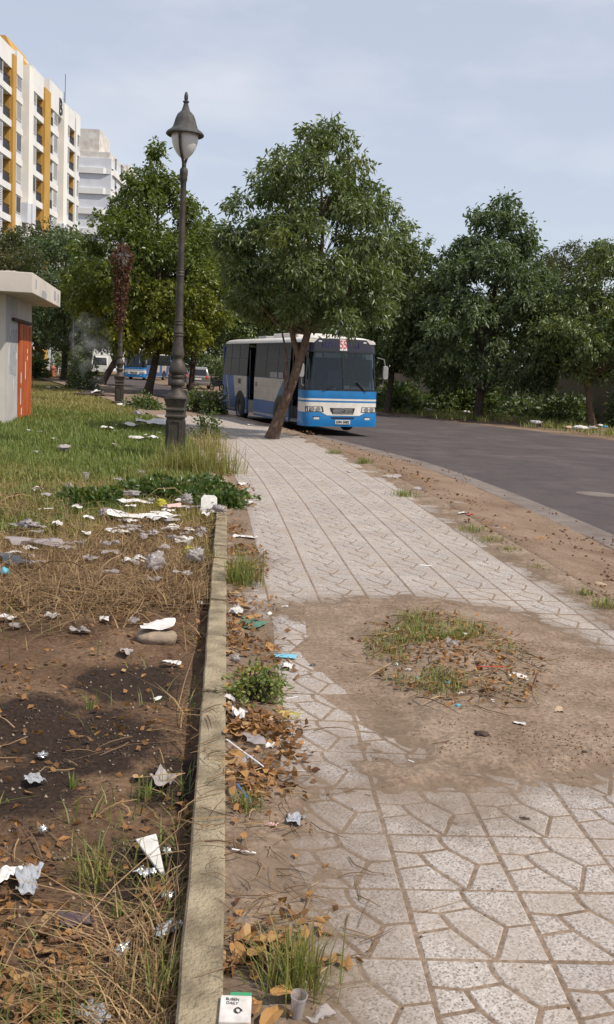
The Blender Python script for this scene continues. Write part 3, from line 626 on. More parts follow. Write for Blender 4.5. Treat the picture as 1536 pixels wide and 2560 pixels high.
for i, (px, py, r, h, sd_, lb) in enumerate([(1000, 1034, 1.6, 1.3, 1, 'low bush at the foot of the lighter tree across the road'), (1140, 1040, 1.5, 1.6, 2, 'bush left of the tallest tree across the road'),
        (1270, 1042, 1.9, 1.9, 3, 'dark bush right of the tallest tree across the road'), (1360, 1046, 2.0, 2.2, 4, 'tall dark bush between the tallest tree and the slim tree'),
        (1440, 1040, 1.5, 2.0, 5, 'dark bush just behind the slim tree trunk'), (1060, 1024, 1.7, 1.5, 6, 'bush behind the small thin stemmed tree'), (1560, 1060, 1.5, 1.6, 7, 'bush on the far verge right of the slim tree')]):
    x, y = G(px, py - 6, -.05); y += 2.0 + .6 * (i % 3); shrub('roadside_bush', lb, (x * y / (y - 2), y, -.08), r, h, 2600, 200 + sd_, 'leaf_deep', .26, .07, 7)
Wb = offs(FE, 8.2); Wb = Wb[(Wb[:, 1] > 24) & (Wb[:, 1] < 60)]
for i, q in enumerate(Wb[::10]): shrub('wall_bush', 'dark bush growing in the shade along the compound wall', (q[0] + .4 * math.sin(i * 3), q[1], -.08), 1.5 + .4 * math.sin(i * 2.1), 1.7 + .6 * math.sin(i * 1.7), 1500, 260 + i, 'leaf_deep', .26, .07, 5, group='bushes along the compound wall')
shrub('tall_weed', 'tall leafy weed clump at the kerb behind the front street lamp', gz(488, 1030, -.02), .5, .85, 700, 221, 'weed', .14, .035, 8, cat='weed')
shrub('tall_weed', 'tall leafy weed clump touching the rear corner of the large bus', gz(537, 1036, -.02), .5, .85, 800, 222, 'weed', .14, .035, 8, cat='weed')
shrub('tall_weed', 'thin dark weed growing on the pavement edge beside the lamp plinth', (*G(520, 1098), 0), .4, .75, 420, 223, 'weed', .1, .025, 8, cat='weed')
shrub('dark_bush', 'dark bush under the third street lamp', gz(205, 975, -.06), 1.0, 1.7, 1500, 224, 'leaf_deep', .2, .05, 7)
shrub('dark_bush', 'low bush right of the second street lamp', gz(360, 1025, -.04), .7, .55, 1000, 225, 'weed', .12, .035, 6)
x, y = G(450, 1245, -.06); shrub('creeping_weed', 'mat of dark green creeping weed in front of the lamp base', (x, y, float(plot_z(x, y))), .85, .22, 5200, 226, 'weed', .075, .026, 0 + 4, cat='weed', droop=.05)
x, y = G(560, 1275, -.04); shrub('creeping_weed', 'green creeping weed spilling over the end of the kerb strip', (x, y, float(plot_z(x, y))), .3, .25, 1100, 227, 'weed', .07, .024, 4, cat='weed', droop=.05)
x, y = G(225, 1262, -.06); shrub('creeping_weed', 'small green weed among dry straw beside a curved brown stick', (x, y, float(plot_z(x, y))), .4, .2, 1000, 228, 'weed', .08, .026, 4, cat='weed', droop=.05)
x, y = G(648, 1745); shrub('flowering_weed', 'bushy green weed growing in the leaf litter by the kerb strip', (x, y, float(bed_z(x, y))), .17, .16, 620, 229, 'grass', .032, .009, 16, cat='weed', droop=.1)

# ------------------------------------------------------------------ apartment block with yellow and white facade
M['bwhite'] = mat('white_render', (.78, .77, .74), (.70, .69, .67), .5, .85, spec=.2)
M['bcream'] = mat('cream_render', (.82, .80, .75), (.79, .76, .70), .5, .85, spec=.2)
M['bgrey'] = mat('pale_grey_render', (.68, .69, .72), (.60, .61, .65), .6, .85, spec=.2)
M['byel'] = mat('ochre_render', (.54, .32, .085), (.47, .27, .07), .5, .85, spec=.2)
M['bdark'] = flat('dark_interior', (.06, .06, .06), .5)
M['brail'] = flat('dark_railing', (.035, .035, .04), .5)
M['louv'] = flat('louvre_white', (.66, .66, .65), .6)
M['wglass'] = flat('window_glass', (.03, .035, .04), .08, 0, .6)
M['brust'] = mat('stained_render', (.70, .67, .63), (.52, .46, .41), .9, .9)
FX = -33.0; ST = 3.2; NS = 10; ZT = 32.0
blk = thing('apartment_block', 'ten storey apartment block with ochre and white piers and louvred windows', 'building', (0, 0, 0))
BAY = [('cream', 84, 86), ('louvre', 86, 89), ('balcony', 89, 91.6), ('ypier', 91.6, 94), ('dark', 94, 96), ('louvre', 96, 98.2), ('yrec', 98.2, 99.9), ('cream', 99.9, 100.8),
       ('louvre', 100.8, 103), ('balcony', 103, 105.4), ('ypier', 105.4, 106.5), ('dark', 106.5, 107.2), ('louvre', 107.2, 109.4), ('yrec', 109.4, 110.9), ('cream', 110.9, 112.6),
       ('louvre', 112.6, 115.0), ('balcony', 115.0, 117.4), ('ypier', 117.4, 119.8), ('dark', 119.8, 122.0), ('louvre', 122.0, 124.2), ('yrec', 124.2, 125.8), ('cream', 125.8, 127.6),
       ('louvre', 127.6, 129.8), ('balcony', 129.8, 132.3), ('white', 132.3, 133.2), ('louvre', 133.2, 135.0)]
DEP = {'cream': .35, 'ypier': .30, 'white': .2, 'louvre': 0, 'yrec': -.9, 'dark': -1.3, 'balcony': -1.5}
MT = {'cream': 'bcream', 'ypier': 'byel', 'white': 'bwhite', 'louvre': 'bgrey', 'yrec': 'byel', 'dark': 'bgrey', 'balcony': 'bgrey'}
body = MB(); body.box((FX - 14, 84, -.3), (FX - 1.6, 135, ZT)); wl = body.build('wall', M['bgrey'], blk)
for ty, y0, y1 in BAY:
    mb = MB(); mb.box((FX - 1.58, y0, -.3), (FX + DEP[ty], y1, ZT + {'cream': 1.0, 'yrec': 1.6, 'ypier': .5}.get(ty, .8)))
    mb.build('pier' if ty in ('cream', 'ypier', 'white') else 'wall_bay', M[MT[ty]], blk)
    if ty in ('balcony', 'dark'):                       # ochre side wall of the recess, facing the viewer
        mb = MB(); mb.box((FX - 1.6, y1 - .14, -.3), (FX - .02, y1 - .004, ZT)); mb.build('recess_wall', M['byel' if ty == 'balcony' else 'bgrey'], blk)
# parapets
for y0, y1, h, mm in ((84, 100, 1.3, 'bwhite'), (100.9, 106.4, 1.0, 'bwhite'), (107.2, 109.3, 1.4, 'bwhite'), (112.7, 117.3, 1.5, 'bwhite'), (119.8, 125.7, 2.1, 'bwhite'), (127.7, 132.2, 1.3, 'bwhite'), (132.3, 135.0, 1.6, 'bwhite')):
    mb = MB(); mb.box((FX - .6, y0, ZT - .95), (FX + .12, y1, ZT + h)); mb.build('parapet', M[mm], blk)
mb = MB(); mb.prism([(FX - 4.0, ZT), (FX - .62, ZT), (FX - .62, ZT + 1.7), (FX - 1.2, ZT + 2.9), (FX - 4.0, ZT + 2.9)], 'y', 107.5, 114.5); mb.build('roof_gable', M['byel'], blk)
mb = MB(); mb.box((FX - 5, 112.8, ZT), (FX - .8, 114.2, ZT + 2.2)); mb.build('roof_house', M['bwhite'], blk)
# shared meshes for repeated pieces
def win_meshes(w_, h_):
    f = MB()
    for a, b in (((0, -.02, 0), (.06, w_ + .02, .06)), ((0, -.02, h_ - .06), (.06, w_ + .02, h_)), ((0, -.02, .06), (.06, .05, h_ - .06)), ((0, w_ - .05, .06), (.06, w_ + .02, h_ - .06))): f.box(a, b)
    s = MB(); n = 9
    for k in range(n):
        z = .1 + (h_ - .2) * k / n; s.add([(.0, .05, z + .10), (.0, w_ - .05, z + .10), (.07, w_ - .05, z), (.07, .05, z), (.0, .05, z + .13), (.0, w_ - .05, z + .13), (.07, w_ - .05, z + .03), (.07, .05, z + .03)],
              [(0, 1, 2, 3), (7, 6, 5, 4), (3, 2, 6, 7), (0, 4, 5, 1), (0, 3, 7, 4), (1, 5, 6, 2)])
    p = MB(); p.box((-.01, 0, 0), (.012, w_, h_))
    return f.mesh('frame', M['louv']), s.mesh('louvre', M['louv']), p.mesh('pane', M['bdark']), p.mesh('pane', M['wglass'])
WM = {}
def rail_mesh(w_):
    r = MB(); r.box((0, 0, 1.0), (.05, w_, 1.06)); r.box((0, 0, .05), (.05, w_, .1))
    for k in range(int(w_ / .13)): r.box((.012, .05 + k * .13, .1), (.035, .08 + k * .13, 1.0))
    r.box((.02, 0, .1), (.03, w_, .75)); return r.mesh('railing', M['brail'])
RM = {}
rb = np.random.default_rng(3)
for st in range(3, NS):
    z = st * ST
    runs = [(86, 91.6), (94, 98.2), (100.8, 105.4), (106.5, 109.4), (112.6, 117.4), (119.8, 124.2), (127.6, 132.3), (133.2, 135.0)]
    for y0, y1 in runs:
        mb = MB(); mb.box((FX - 1.56, y0 + .003, z - .38), (FX + .13, y1 - .003, z + .30)); mb.build('slab_band', M['bwhite'], blk)
    for ty, y0, y1 in BAY:
        w_ = round(y1 - y0, 2)
        if ty == 'louvre' or ty == 'yrec':
            ww, hh = (round(w_ - .5, 2), 1.75) if ty == 'louvre' else (round(w_ * .55, 2), 1.2)
            key = (ww, hh)
            if key not in WM: WM[key] = win_meshes(ww, hh)
            f, s, p, gl = WM[key]
            X0 = FX + DEP[ty]; loc = (X0, y0 + (w_ - ww) / 2, z + (1.0 if ty == 'louvre' else 1.2)); 
            o = obj('window', p if rb.random() < .8 else gl, blk); o.location = loc
            q = obj('frame', f, o)
            if ty == 'louvre' and rb.random() < .85: obj('louvre', s, o)
            if ty == 'yrec':
                mb = MB(); mb.box((0, -.25, hh + .02), (.45, ww + .25, hh + .12)); mb.box((0, -.2, -.14), (.3, ww + .2, -.04)); mb.build('canopy', M['bwhite'], o)
        if ty in ('balcony', 'dark'):
            if w_ not in RM: RM[w_] = rail_mesh(w_ - .1)
            o = obj('balcony_railing', RM[w_], blk); o.location = (FX - .04, y0 + .03, z + .30)
            mb = MB(); mb.box((FX + DEP[ty] - .005, y0 + .25, z + .32), (FX + DEP[ty] + .03, y1 - .35, z + 2.5)); mb.build('balcony_door', M['wglass'], blk)
for (yy_, zz_) in ((109.3, 16.2), (111.2, 16.4), (124.6, 16.2), (126.2, 16.2)):
    mb = MB(); mb.box((FX - .5, yy_, zz_), (FX + .75, yy_ + 1.3, zz_ + 2.1)); o = mb.build('balcony_screen', M['bgrey'], blk)
for (yy_, zz_) in ((108.4, 15.0), (121.0, 14.9)):
    mb = MB(); mb.lathe([(.02, 0), (.25, .05), (.42, .16)], 16); o = mb.build('satellite_dish', M['bwhite'], blk); o.location = (FX + .3, yy_, zz_); o.rotation_euler = (0, R(75), 0)
def text(s, size, m, loc, rot, par, name='lettering', ext=.004, bold=0.0, sx=1.0):
    c = bpy.data.curves.new(name, 'FONT'); c.body = s; c.size = size; c.extrude = ext; c.align_x = 'CENTER'; c.align_y = 'CENTER'; c.offset = bold
    tmp = bpy.data.objects.new(name, c); col.objects.link(tmp); me = bpy.data.meshes.new_from_object(tmp.evaluated_get(bpy.context.evaluated_depsgraph_get()))
    bpy.data.objects.remove(tmp); me.materials.clear(); me.materials.append(m)
    o = obj(name, me, par); o.location = loc; o.rotation_euler = rot; o.scale = (sx, 1, 1); return o
M['ink'] = flat('dark_lettering', (.03, .03, .035), .6)
text('B', 2.7, M['ink'], (FX + .16, 124.7, ZT + .1), (R(90), 0, R(90)), blk, ext=.05, bold=.03)
for yy_, hh_ in ((105.6, 5.6), (134.6, 4.5)):
    mb = MB(); mb.tube([(FX - 2, yy_, ZT), (FX - 2, yy_, ZT + hh_)], .035, 5); mb.tube([(FX - 2, yy_ - .4, ZT + hh_ * .8), (FX - 2, yy_ + .4, ZT + hh_ * .8)], .02, 4); mb.build('antenna', M['brail'], blk)

# second block further down the street
b2 = thing('apartment_block', 'grey and white apartment block seen end on behind the ochre one', 'building', (0, 0, 0))
BX, BY = -34.6, 163.0; Z2 = 34.0
mb = MB(); mb.box((BX - 22, BY, -.3), (BX, BY + 46, Z2)); mb.build('wall', M['bgrey'], b2)
for st in range(3, 11):
    z = st * ST; mb = MB(); mb.box((BX - 22, BY - .3, z - .45), (BX - 1.2, BY - .002, z + .45)); mb.prism([(BX - 1.2, BY - .3), (BX + .3, BY + .9), (BX + .3, BY + 46), (BX + .002, BY + 46), (BX + .002, BY - .002), (BX - 1.2, BY - .002)], 'z', z - .45, z + .45); mb.build('slab_band', M['bwhite'], b2)
    for k in range(9):
        y0 = BY + 3 + k * 4.7; wide = 1.1 if k % 2 == 0 else 2.1
        mb = MB(); mb.box((BX - .002, y0, z + (1.0 if k % 2 == 0 else .5)), (BX + .05, y0 + wide, z + 2.6)); o = mb.build('window', M['wglass'], b2)
        mb = MB()
        for a, b in (((BX + .05, y0 - .06, z + 2.6), (BX + .16, y0 + wide + .06, z + 2.7)), ((BX + .05, y0 + wide / 2 - .04, z + 1.0), (BX + .1, y0 + wide / 2 + .04, z + 2.6))): mb.box(a, b)
        mb.build('frame', M['louv'], o)
mb = MB(); mb.box((BX - 22, BY + .2, Z2), (BX - .3, BY + 45, Z2 + 1.0)); mb.build('parapet', M['brust'], b2)
mb = MB(); mb.box((BX - 9, BY + .8, Z2 + 1.0), (BX - 2.2, BY + 9, Z2 + 4.6)); mb.build('roof_house', M['brust'], b2)
mb = MB(); mb.box((BX - 10, BY + 22, Z2 + 1.0), (BX - 1.5, BY + 30, Z2 + 3.4)); mb.build('roof_house', M['brust'], b2)
mb = MB(); mb.tube([(BX - 8, BY + 1.4, Z2 + 4.6), (BX - 8, BY + 1.4, Z2 + 13)], .05, 5); mb.build('antenna', M['brail'], b2)

# ------------------------------------------------------------------ shed with flat concrete roof and orange sliding door
M['shedwall'] = mat('shed_wall', (.62, .58, .52), (.55, .51, .46), 1.2, .9, bump=.15, bscale=25, spec=.2)
M['shedgrey'] = mat('shed_wall_grey', (.50, .48, .47), (.44, .42, .41), 1.5, .9, bump=.15, bscale=25, spec=.2)
M['shedroof'] = mat('shed_slab', (.66, .60, .53), (.56, .50, .44), 1.0, .9, bump=.15, bscale=25, spec=.2)
M['orange'] = mat('orange_paint', (.52, .125, .035), (.40, .088, .028), 1.6, .55, bump=.1, bscale=12)
M['patch'] = mat('grey_overpaint', (.28, .28, .29), (.40, .40, .41), 5, .9)
M['pale'] = flat('white_scuff', (.72, .72, .72), .8)
sh = thing('shed', 'small white concrete shed with flat overhanging roof and orange sliding door', 'shed', (-8.0, 25.3, -.12), R(8.6))
# local: x to the right (towards the pavement), y away from the viewer, origin at the near right wall corner
mb = MB(); mb.box((-5, 0, -.15), (0, 4.9, 3.42)); mb.build('wall', M['shedwall'], sh)
mb = MB(); mb.box((.002, 0.02, -.15), (.012, 2.02, 3.40)); mb.build('wall_coat', M['shedgrey'], sh)
mb = MB(); mb.box((-6, -.85, 3.42), (.78, 5.5, 3.92)); sl_ = mb.build('roof_slab', M['shedroof'], sh, bev=.015)
mb = MB(); mb.box((.012, 2.05, -.1), (.075, 4.42, 2.75)); dr = mb.build('door', M['orange'], sh, bev=.006)
for yq in (2.65, 3.24, 3.83):
    mb = MB(); mb.box((.076, yq, 0), (.088, yq + .035, 2.7)); mb.build('rib', M['orange'], dr)
mb = MB(); mb.tube([(.09, 4.3, 1.0), (.13, 4.3, 1.0), (.13, 4.3, 1.25), (.09, 4.3, 1.25)], .012, 6); mb.build('handle', M['bare'], dr)
mb = MB(); mb.box((.012, .9, 2.78), (.10, 4.5, 2.86)); mb.build('door_rail', M['bare'], sh)
for (y0, y1, z0, z1) in ((-.35, -.12, 3.55, 3.82), (.9, 2.0, 3.43, 3.64), (3.7, 4.3, 3.52, 3.84), (4.7, 5.05, 3.52, 3.80)):
    g_ = np.random.default_rng(int(y0 * 10) + 50); mb = MB(); n = 14; P = [(y0 + (y1 - y0) * (.5 + (.42 + .08 * g_.random()) * math.copysign(abs(math.cos(a)) ** .5, math.cos(a))), z0 + (z1 - z0) * (.5 + (.42 + .08 * g_.random()) * math.copysign(abs(math.sin(a)) ** .5, math.sin(a)))) for a in np.linspace(0, 6.28, n, endpoint=False)]
    mb.prism(P, 'x', .781, .784); mb.build('paint_patch', M['patch'], sl_)
mb = MB(); mb.prism([(.55, 1.4), (1.75, 1.3), (1.9, 2.6), (.8, 2.5)], 'x', .0125, .016); mb.build('paint_patch', M['patch'], sh)
for (y0, z0, h_) in ((.35, 1.6, .5), (.6, 2.35, .35), (1.2, .9, .35), (1.7, 1.75, .2), (.9, 2.2, .3)):
    mb = MB(); mb.prism([(y0, z0), (y0 + .09, z0 + h_ * .2), (y0 + .13, z0 + h_), (y0 + .03, z0 + h_ * .8)], 'x', .0165, .019); mb.build('scuff', M['pale'], sh)
for (y0, z0, h_) in ((3.4, 1.75, .12), (3.4, 1.95, .12), (3.05, 1.2, .5), (2.2, 1.1, .3), (2.15, .5, .45), (2.3, .2, .2)):
    mb = MB(); mb.prism([(y0, z0), (y0 + .11, z0), (y0 + .12, z0 + h_), (y0 + .015, z0 + h_)], 'x', .0755, .0762); mb.build('scuff', M['pale'], dr)
M['rooftrash'] = flat('roof_rubbish', (.75, .75, .74), .6)

# ------------------------------------------------------------------ compound wall across the road
M['wallr'] = mat('compound_wall', (.36, .30, .235), (.26, .21, .165), .8, .95, bump=.2, bscale=14)
cw = thing('compound_wall', 'tan compound wall in the shade behind the trees across the road', 'wall')
W0 = offs(FE, 9.5); W0 = W0[(W0[:, 1] > 20) & (W0[:, 1] < 78)]; W0 = W0[::9]
for i in range(len(W0) - 1):
    a, b = W0[i], W0[i + 1]; mb = MB(); d = (b - a) / np.hypot(*(b - a)); n_ = np.array([d[1], -d[0]]) * .1; b = b - d * .01
    P = [tuple(a - n_), tuple(b - n_), tuple(b + n_), tuple(a + n_)]; mb.prism(P, 'z', -.3, 2.15); mb.build('wall_panel', M['wallr'], cw)
    n2 = n_ * 1.5; mb = MB(); mb.prism([tuple(a - n2), tuple(b - n2), tuple(b + n2), tuple(a + n2)], 'z', 2.152, 2.27); mb.build('coping', M['wallr'], cw)

# ------------------------------------------------------------------ buses
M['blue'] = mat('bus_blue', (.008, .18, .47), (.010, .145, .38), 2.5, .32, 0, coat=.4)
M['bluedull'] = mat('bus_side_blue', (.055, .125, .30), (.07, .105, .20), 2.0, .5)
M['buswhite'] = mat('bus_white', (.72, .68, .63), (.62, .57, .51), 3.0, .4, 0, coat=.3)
M['busgrey'] = mat('bus_skirt', (.36, .36, .36), (.25, .24, .23), 3, .5)
M['blackp'] = flat('black_trim', (.014, .014, .015), .45)
M['header'] = flat('header_glass', (.022, .018, .028), .12, 0, .6)
M['int'] = flat('bus_interior', (.16, .155, .15), .8)
M['seat'] = mat('seat_fabric', (.05, .06, .11), (.03, .035, .05), 12, .9)
M['rubber'] = mat('tyre_rubber', (.022, .021, .020), (.04, .036, .033), 14, .9)
M['steel'] = mat('wheel_steel', (.20, .19, .18), (.11, .10, .095), 8, .6, .4)
M['chrome'] = flat('reflector', (.62, .62, .62), .12, .85)
M['lens'] = flat('lamp_lens', (.55, .53, .50), .1, 0, .7)
M['plate'] = flat('plate_white', (.70, .68, .62), .5)
M['red55'] = flat('route_red', (.62, .10, .12), .5)
M['ledtx'] = flat('unlit_led_blue', (.036, .032, .10), .5)
M['green'] = flat('green_sticker', (.03, .42, .24), .5)
M['paper'] = flat('sticker_white', (.55, .57, .58), .6)
def glassm():
    m, t, b, K = newmat('bus_glass'); o = t.nodes['Material Output']
    gl = t.nodes.new('ShaderNodeBsdfGlossy'); gl.inputs['Roughness'].default_value = .03; gl.inputs[0].default_value = (.6, .64, .64, 1)
    tr = t.nodes.new('ShaderNodeBsdfTransparent'); tr.inputs[0].default_value = (.78, .80, .80, 1)
    fr = t.nodes.new('ShaderNodeFresnel'); fr.inputs[0].default_value = 1.45
    ad = t.nodes.new('ShaderNodeMath'); ad.operation = 'ADD'; ad.inputs[1].default_value = .015; K(fr.outputs[0], ad.inputs[0])
    ms = t.nodes.new('ShaderNodeMixShader'); K(ad.outputs[0], ms.inputs[0]); K(tr.outputs[0], ms.inputs[1]); K(gl.outputs[0], ms.inputs[2]); K(ms.outputs[0], o.inputs[0]); return m
M['glass'] = glassm(); M['tint'] = flat('tinted_glass', (.010, .011, .011), .25, 0, .10); M['whiteshade'] = mat('bus_white_shaded', (.46, .41, .35), (.38, .33, .28), 3, .6); M['poster'] = mat('faded_poster', (.30, .26, .24), (.20, .20, .24), 9, .6)  # side livery white is darkened: shade of the door side put into its colour
BW, BL = 2.4, 9.0
_pc = [(0, .62)] + [(0, .42)] + [(.24 - .24 * math.cos(a), .24 - .24 * math.sin(a)) for a in np.linspace(0, math.pi / 2, 9)]
_pc = [(x, y + .035 * (1 - ((x - 1.2) / 1.2) ** 2) * 0) for x, y in _pc]
_fr = [(x, -.05 * (1 - ((x - 1.2) / .96) ** 2)) for x in np.linspace(.24, 2.16, 17)][1:-1]
_plan = np.array(_pc + _fr + [(2.4 - x, y) for x, y in _pc[::-1]])
_pl = np.r_[0, np.cumsum(np.hypot(*np.diff(_plan, axis=0).T))]; PLEN = _pl[-1]
def s_of_x(x): k = (_plan[:, 1] < .2); return float(np.interp(x, _plan[k, 0], _pl[k]))
def shell(s, z, d=0.0):
    e = .01; x = np.interp(s, _pl, _plan[:, 0]); y = np.interp(s, _pl, _plan[:, 1])
    dx = np.interp(s + e, _pl, _plan[:, 0]) - np.interp(s - e, _pl, _plan[:, 0]); dy = np.interp(s + e, _pl, _plan[:, 1]) - np.interp(s - e, _pl, _plan[:, 1]); l = math.hypot(dx, dy) + 1e-9
    nx, ny = dy / l, -dx / l
    lean = .03 + .10 * max(0, z - 1.3) - .05 * math.exp(-((z - .45) / .35) ** 2); q = max(0, min(1, (.62 - y) / .5))
    ins = .045 * max(0, z - 1.4) * (1 if x > 1.2 else -1)
    return (float(x + nx * d - ins), float(y + ny * d + lean * q), z)
def panel(name, quad, m, par, d=0.0, th=.03, ns=None, nz_=3, sm=30):
    """quad: (s_left, s_right) at the bottom z0 and at the top z1"""
    (sb0, sb1, z0), (st0, st1, z1) = quad; ns = ns or max(4, int((sb1 - sb0) / .07))
    O = np.array([[shell((sb0 + (sb1 - sb0) * j / ns) * (1 - i / nz_) + (st0 + (st1 - st0) * j / ns) * i / nz_, z0 + (z1 - z0) * i / nz_, d) for j in range(ns + 1)] for i in range(nz_ + 1)])
    I = np.array([[shell((sb0 + (sb1 - sb0) * j / ns) * (1 - i / nz_) + (st0 + (st1 - st0) * j / ns) * i / nz_, z0 + (z1 - z0) * i / nz_, d - th) for j in range(ns + 1)] for i in range(nz_ + 1)])
    mb = MB(); mb.grid(O); mb.grid(I, flip=True)
    for A, B, fl in ((O[0], I[0], True), (O[-1], I[-1], False), (O[:, 0], I[:, 0], False), (O[:, -1], I[:, -1], True)): mb.grid(np.array([A, B]), flip=fl)
    return mb.build(name, m, par, sm)
def wheel(par, x, y, r, wdt, name='wheel', face=-1):
    e = bpy.data.objects.new(name, None); col.objects.link(e); e.parent = par; e.location = (x, y, r); e.empty_display_size = .1; e.rotation_euler = (0, face * R(90), 0)
    mb = MB(); mb.lathe([(r * .62, -wdt * .5), (r * .86, -wdt * .5), (r * .97, -wdt * .38), (r, -wdt * .2), (r, wdt * .2), (r * .97, wdt * .38), (r * .86, wdt * .5), (r * .62, wdt * .5)], 28, cap=False); mb.build('tyre', M['rubber'], e, 40)
    mb = MB(); mb.lathe([(r * .62, wdt * .5), (r * .6, wdt * .42), (r * .5, wdt * .1), (r * .32, wdt * .16), (r * .28, wdt * .38), (r * .1, wdt * .4), (.01, wdt * .4)], 24, cap=False); mb.build('rim', M['steel'], e, 40); return e
def bus(label, loc, rz, detail=True, tilt=0.0):
    b = thing('city_bus', label, 'bus', loc, rz, 'blue and white city buses'); b.rotation_euler = (0, tilt, rz)
    S0, S1 = .05, PLEN - .05; sx = s_of_x
    # ---- front
    panel('bumper', ((S0, S1, .27), (S0, S1, .688)), M['blue'], b, .012)
    panel('front_panel', ((S0, S1, .69), (S0, S1, .985)), M['buswhite'], b, .004)
    panel('front_panel', ((sx(.70), sx(1.74), .60), (sx(.52), sx(1.92), .689)), M['buswhite'], b, .02, .012)
    panel('stripe', ((S0, S1, .986), (S0, S1, 1.038)), M['blue'], b, .006)
    panel('stripe', ((S0, S1, 1.039), (S0, S1, 1.093)), M['buswhite'], b, .006)
    panel('front_panel', ((S0, S1, 1.094), (S0, S1, 1.335)), M['blue'], b, .006)
    panel('windscreen_seal', ((S0, S1, 1.336), (S0, S1, 1.375)), M['blackp'], b, .012)
    ws = panel('windscreen', ((.46, PLEN - .46, 1.376), (.46, PLEN - .46, 2.46)), M['glass'], b, .0, .008, sm=60)
    panel('divider', ((sx(1.185), sx(1.215), 1.376), (sx(1.185), sx(1.215), 2.46)), M['blackp'], b, .010, .03)
    panel('corner_post', ((.05, .46, 1.376), (.05, .46, 2.50)), M['blackp'], b, .0)
    panel('corner_post', ((PLEN - .46, PLEN - .05, 1.376), (PLEN - .46, PLEN - .05, 2.50)), M['blackp'], b, .0)
    panel('windscreen_seal', ((S0, S1, 2.461), (S0, S1, 2.50)), M['blackp'], b, .014)
    hd = panel('destination_board', ((S0, S1, 2.501), (S0 + .1, S1 - .1, 2.86)), M['header'], b, .004)
    for xx in (.42, 1.98):
        o = panel('marker_light', ((sx(xx) - .05, sx(xx) + .05, 2.755), (sx(xx) - .05, sx(xx) + .05, 2.80)), M['lens'], b, .022, .02)
    for xa, xb, sg in ((.09, .60, 1), (1.80, 2.31, -1)):
        a_, b_ = (sx(xa), sx(xb)) if xa > .24 else (sx(.24) - .2, sx(xb))
        if sg < 0: a_, b_ = sx(xa), sx(2.16) + .2
        sl0 = (a_, b_ - (.04 if sg > 0 else 0), .862) if sg > 0 else (a_ + .04, b_, .862)
        h = panel('headlight', ((a_, b_, .70), sl0), M['blackp'], b, .018, .02)
        for q in (.36, .68):
            c = shell(a_ + (b_ - a_) * (q if sg > 0 else 1 - q), .782, .02); mb = MB(); mb.lathe([(.002, -.01), (.05, .0), (.066, .012), (.07, .014)], 18); o = mb.build('reflector', M['chrome'], h, 60); o.location = c; o.rotation_euler = (R(90), 0, 0)
        panel('lens', ((a_ + .02, b_ - .05, .715), (a_ + .05, b_ - .09, .85)), M['lens'], h, .0185, .004)
    gr = panel('grille', ((sx(.86), sx(1.54), .64), (sx(.80), sx(1.60), .825)), M['blackp'], b, .024, .03)
    for k in range(4): panel('slat', ((sx(.89), sx(1.51), .665 + k * .04), (sx(.88), sx(1.52), .680 + k * .04)), M['busgrey'], gr, .03, .01, nz_=1)
    c = shell(sx(1.2), .733, .04); mb = MB(); ring = [(.075 * math.cos(a), 0, .075 * math.sin(a)) for a in np.linspace(0, 2 * math.pi, 25)]; mb.tube(ring, .009, 6, cap=False)
    for k in range(3):
        a = math.pi / 2 + k * 2 * math.pi / 3; mb.tube([(0, 0, 0), (.073 * math.cos(a), 0, .073 * math.sin(a))], [.014, .004], 6)
    o = mb.build('emblem', M['chrome'], gr, 50); o.location = c
    panel('intake', ((sx(.86), sx(1.54), .50), (sx(.80), sx(1.60), .555)), M['blackp'], b, .016, .02)
    for xx in (.38, 2.02): panel('fog_light', ((sx(xx) - .09, sx(xx) + .07, .475), (sx(xx) - .09, sx(xx) + .08, .545)), M['lens'], b, .017, .02); panel('fog_light_trim', ((sx(xx) - .12, sx(xx) + .10, .546), (sx(xx) - .12, sx(xx) + .10, .566)), M['blackp'], b, .02, .02)
    for xx, dr_ in ((.55, 1), (1.45, 1)):
        c0 = shell(sx(xx), 1.33, .03); c1 = shell(sx(xx + .12), 1.52, .03) if xx > 1 else shell(sx(xx + .3), 1.42, .03)
        if xx > 1: c0 = shell(sx(1.95), 1.31, .03); c1 = shell(sx(1.62), 1.55, .03)
        mb = MB(); mb.tube([c0, c1], .011, 6); mb.tube([tuple(np.array(c1) * .35 + np.array(c0) * .65 + np.array([.02, 0, .01])), tuple(np.array(c1) + np.array([.03, 0, .05]))], .016, 6); mb.build('wiper', M['blackp'], b)
    for sg, x0 in ((1, 2.4), (-1, 0)):
        mb = MB(); mb.tube([(x0 - .03 * sg, .2, 2.35), (x0 + .12 * sg, .02, 2.30), (x0 + .16 * sg, .0, 2.1)], .014, 6); mb.tube([(x0 - .01 * sg, .15, 1.45), (x0 + .1 * sg, .05, 1.5), (x0 + .14 * sg, 0, 1.72)], .012, 6)
        mr = mb.build('mirror', M['busgrey'], b); mb = MB(); P = [(x0 + sg * (.155 + .085 * math.copysign(abs(math.cos(a)) ** .5, math.cos(a))), 1.91 + .2 * math.copysign(abs(math.sin(a)) ** .5, math.sin(a))) for a in np.linspace(0, 6.283, 20, endpoint=False)]
        mb.prism(P, 'y', -.07, .02); mb.build('mirror_head', M['busgrey'], mr, bev=.01)
    # ---- roof
    Cs = [(.065, 2.735), (.075, 2.80), (.16, 2.865), (.45, 2.915), (.8, 2.935), (1.2, 2.945)]; Cs = Cs + [(2.4 - x, z) for x, z in Cs[::-1][1:]]
    mb = MB(); rows = [[(1.2 + (x - 1.2) * k1, y, 2.735 + (z - 2.735) * k2) for x, z in Cs] for y, k1, k2 in ((.17, .94, .72), (.22, .97, .9), (.40, 1, 1), (8.7, 1, 1), (8.92, .99, .85), (9.0, .97, .55))]
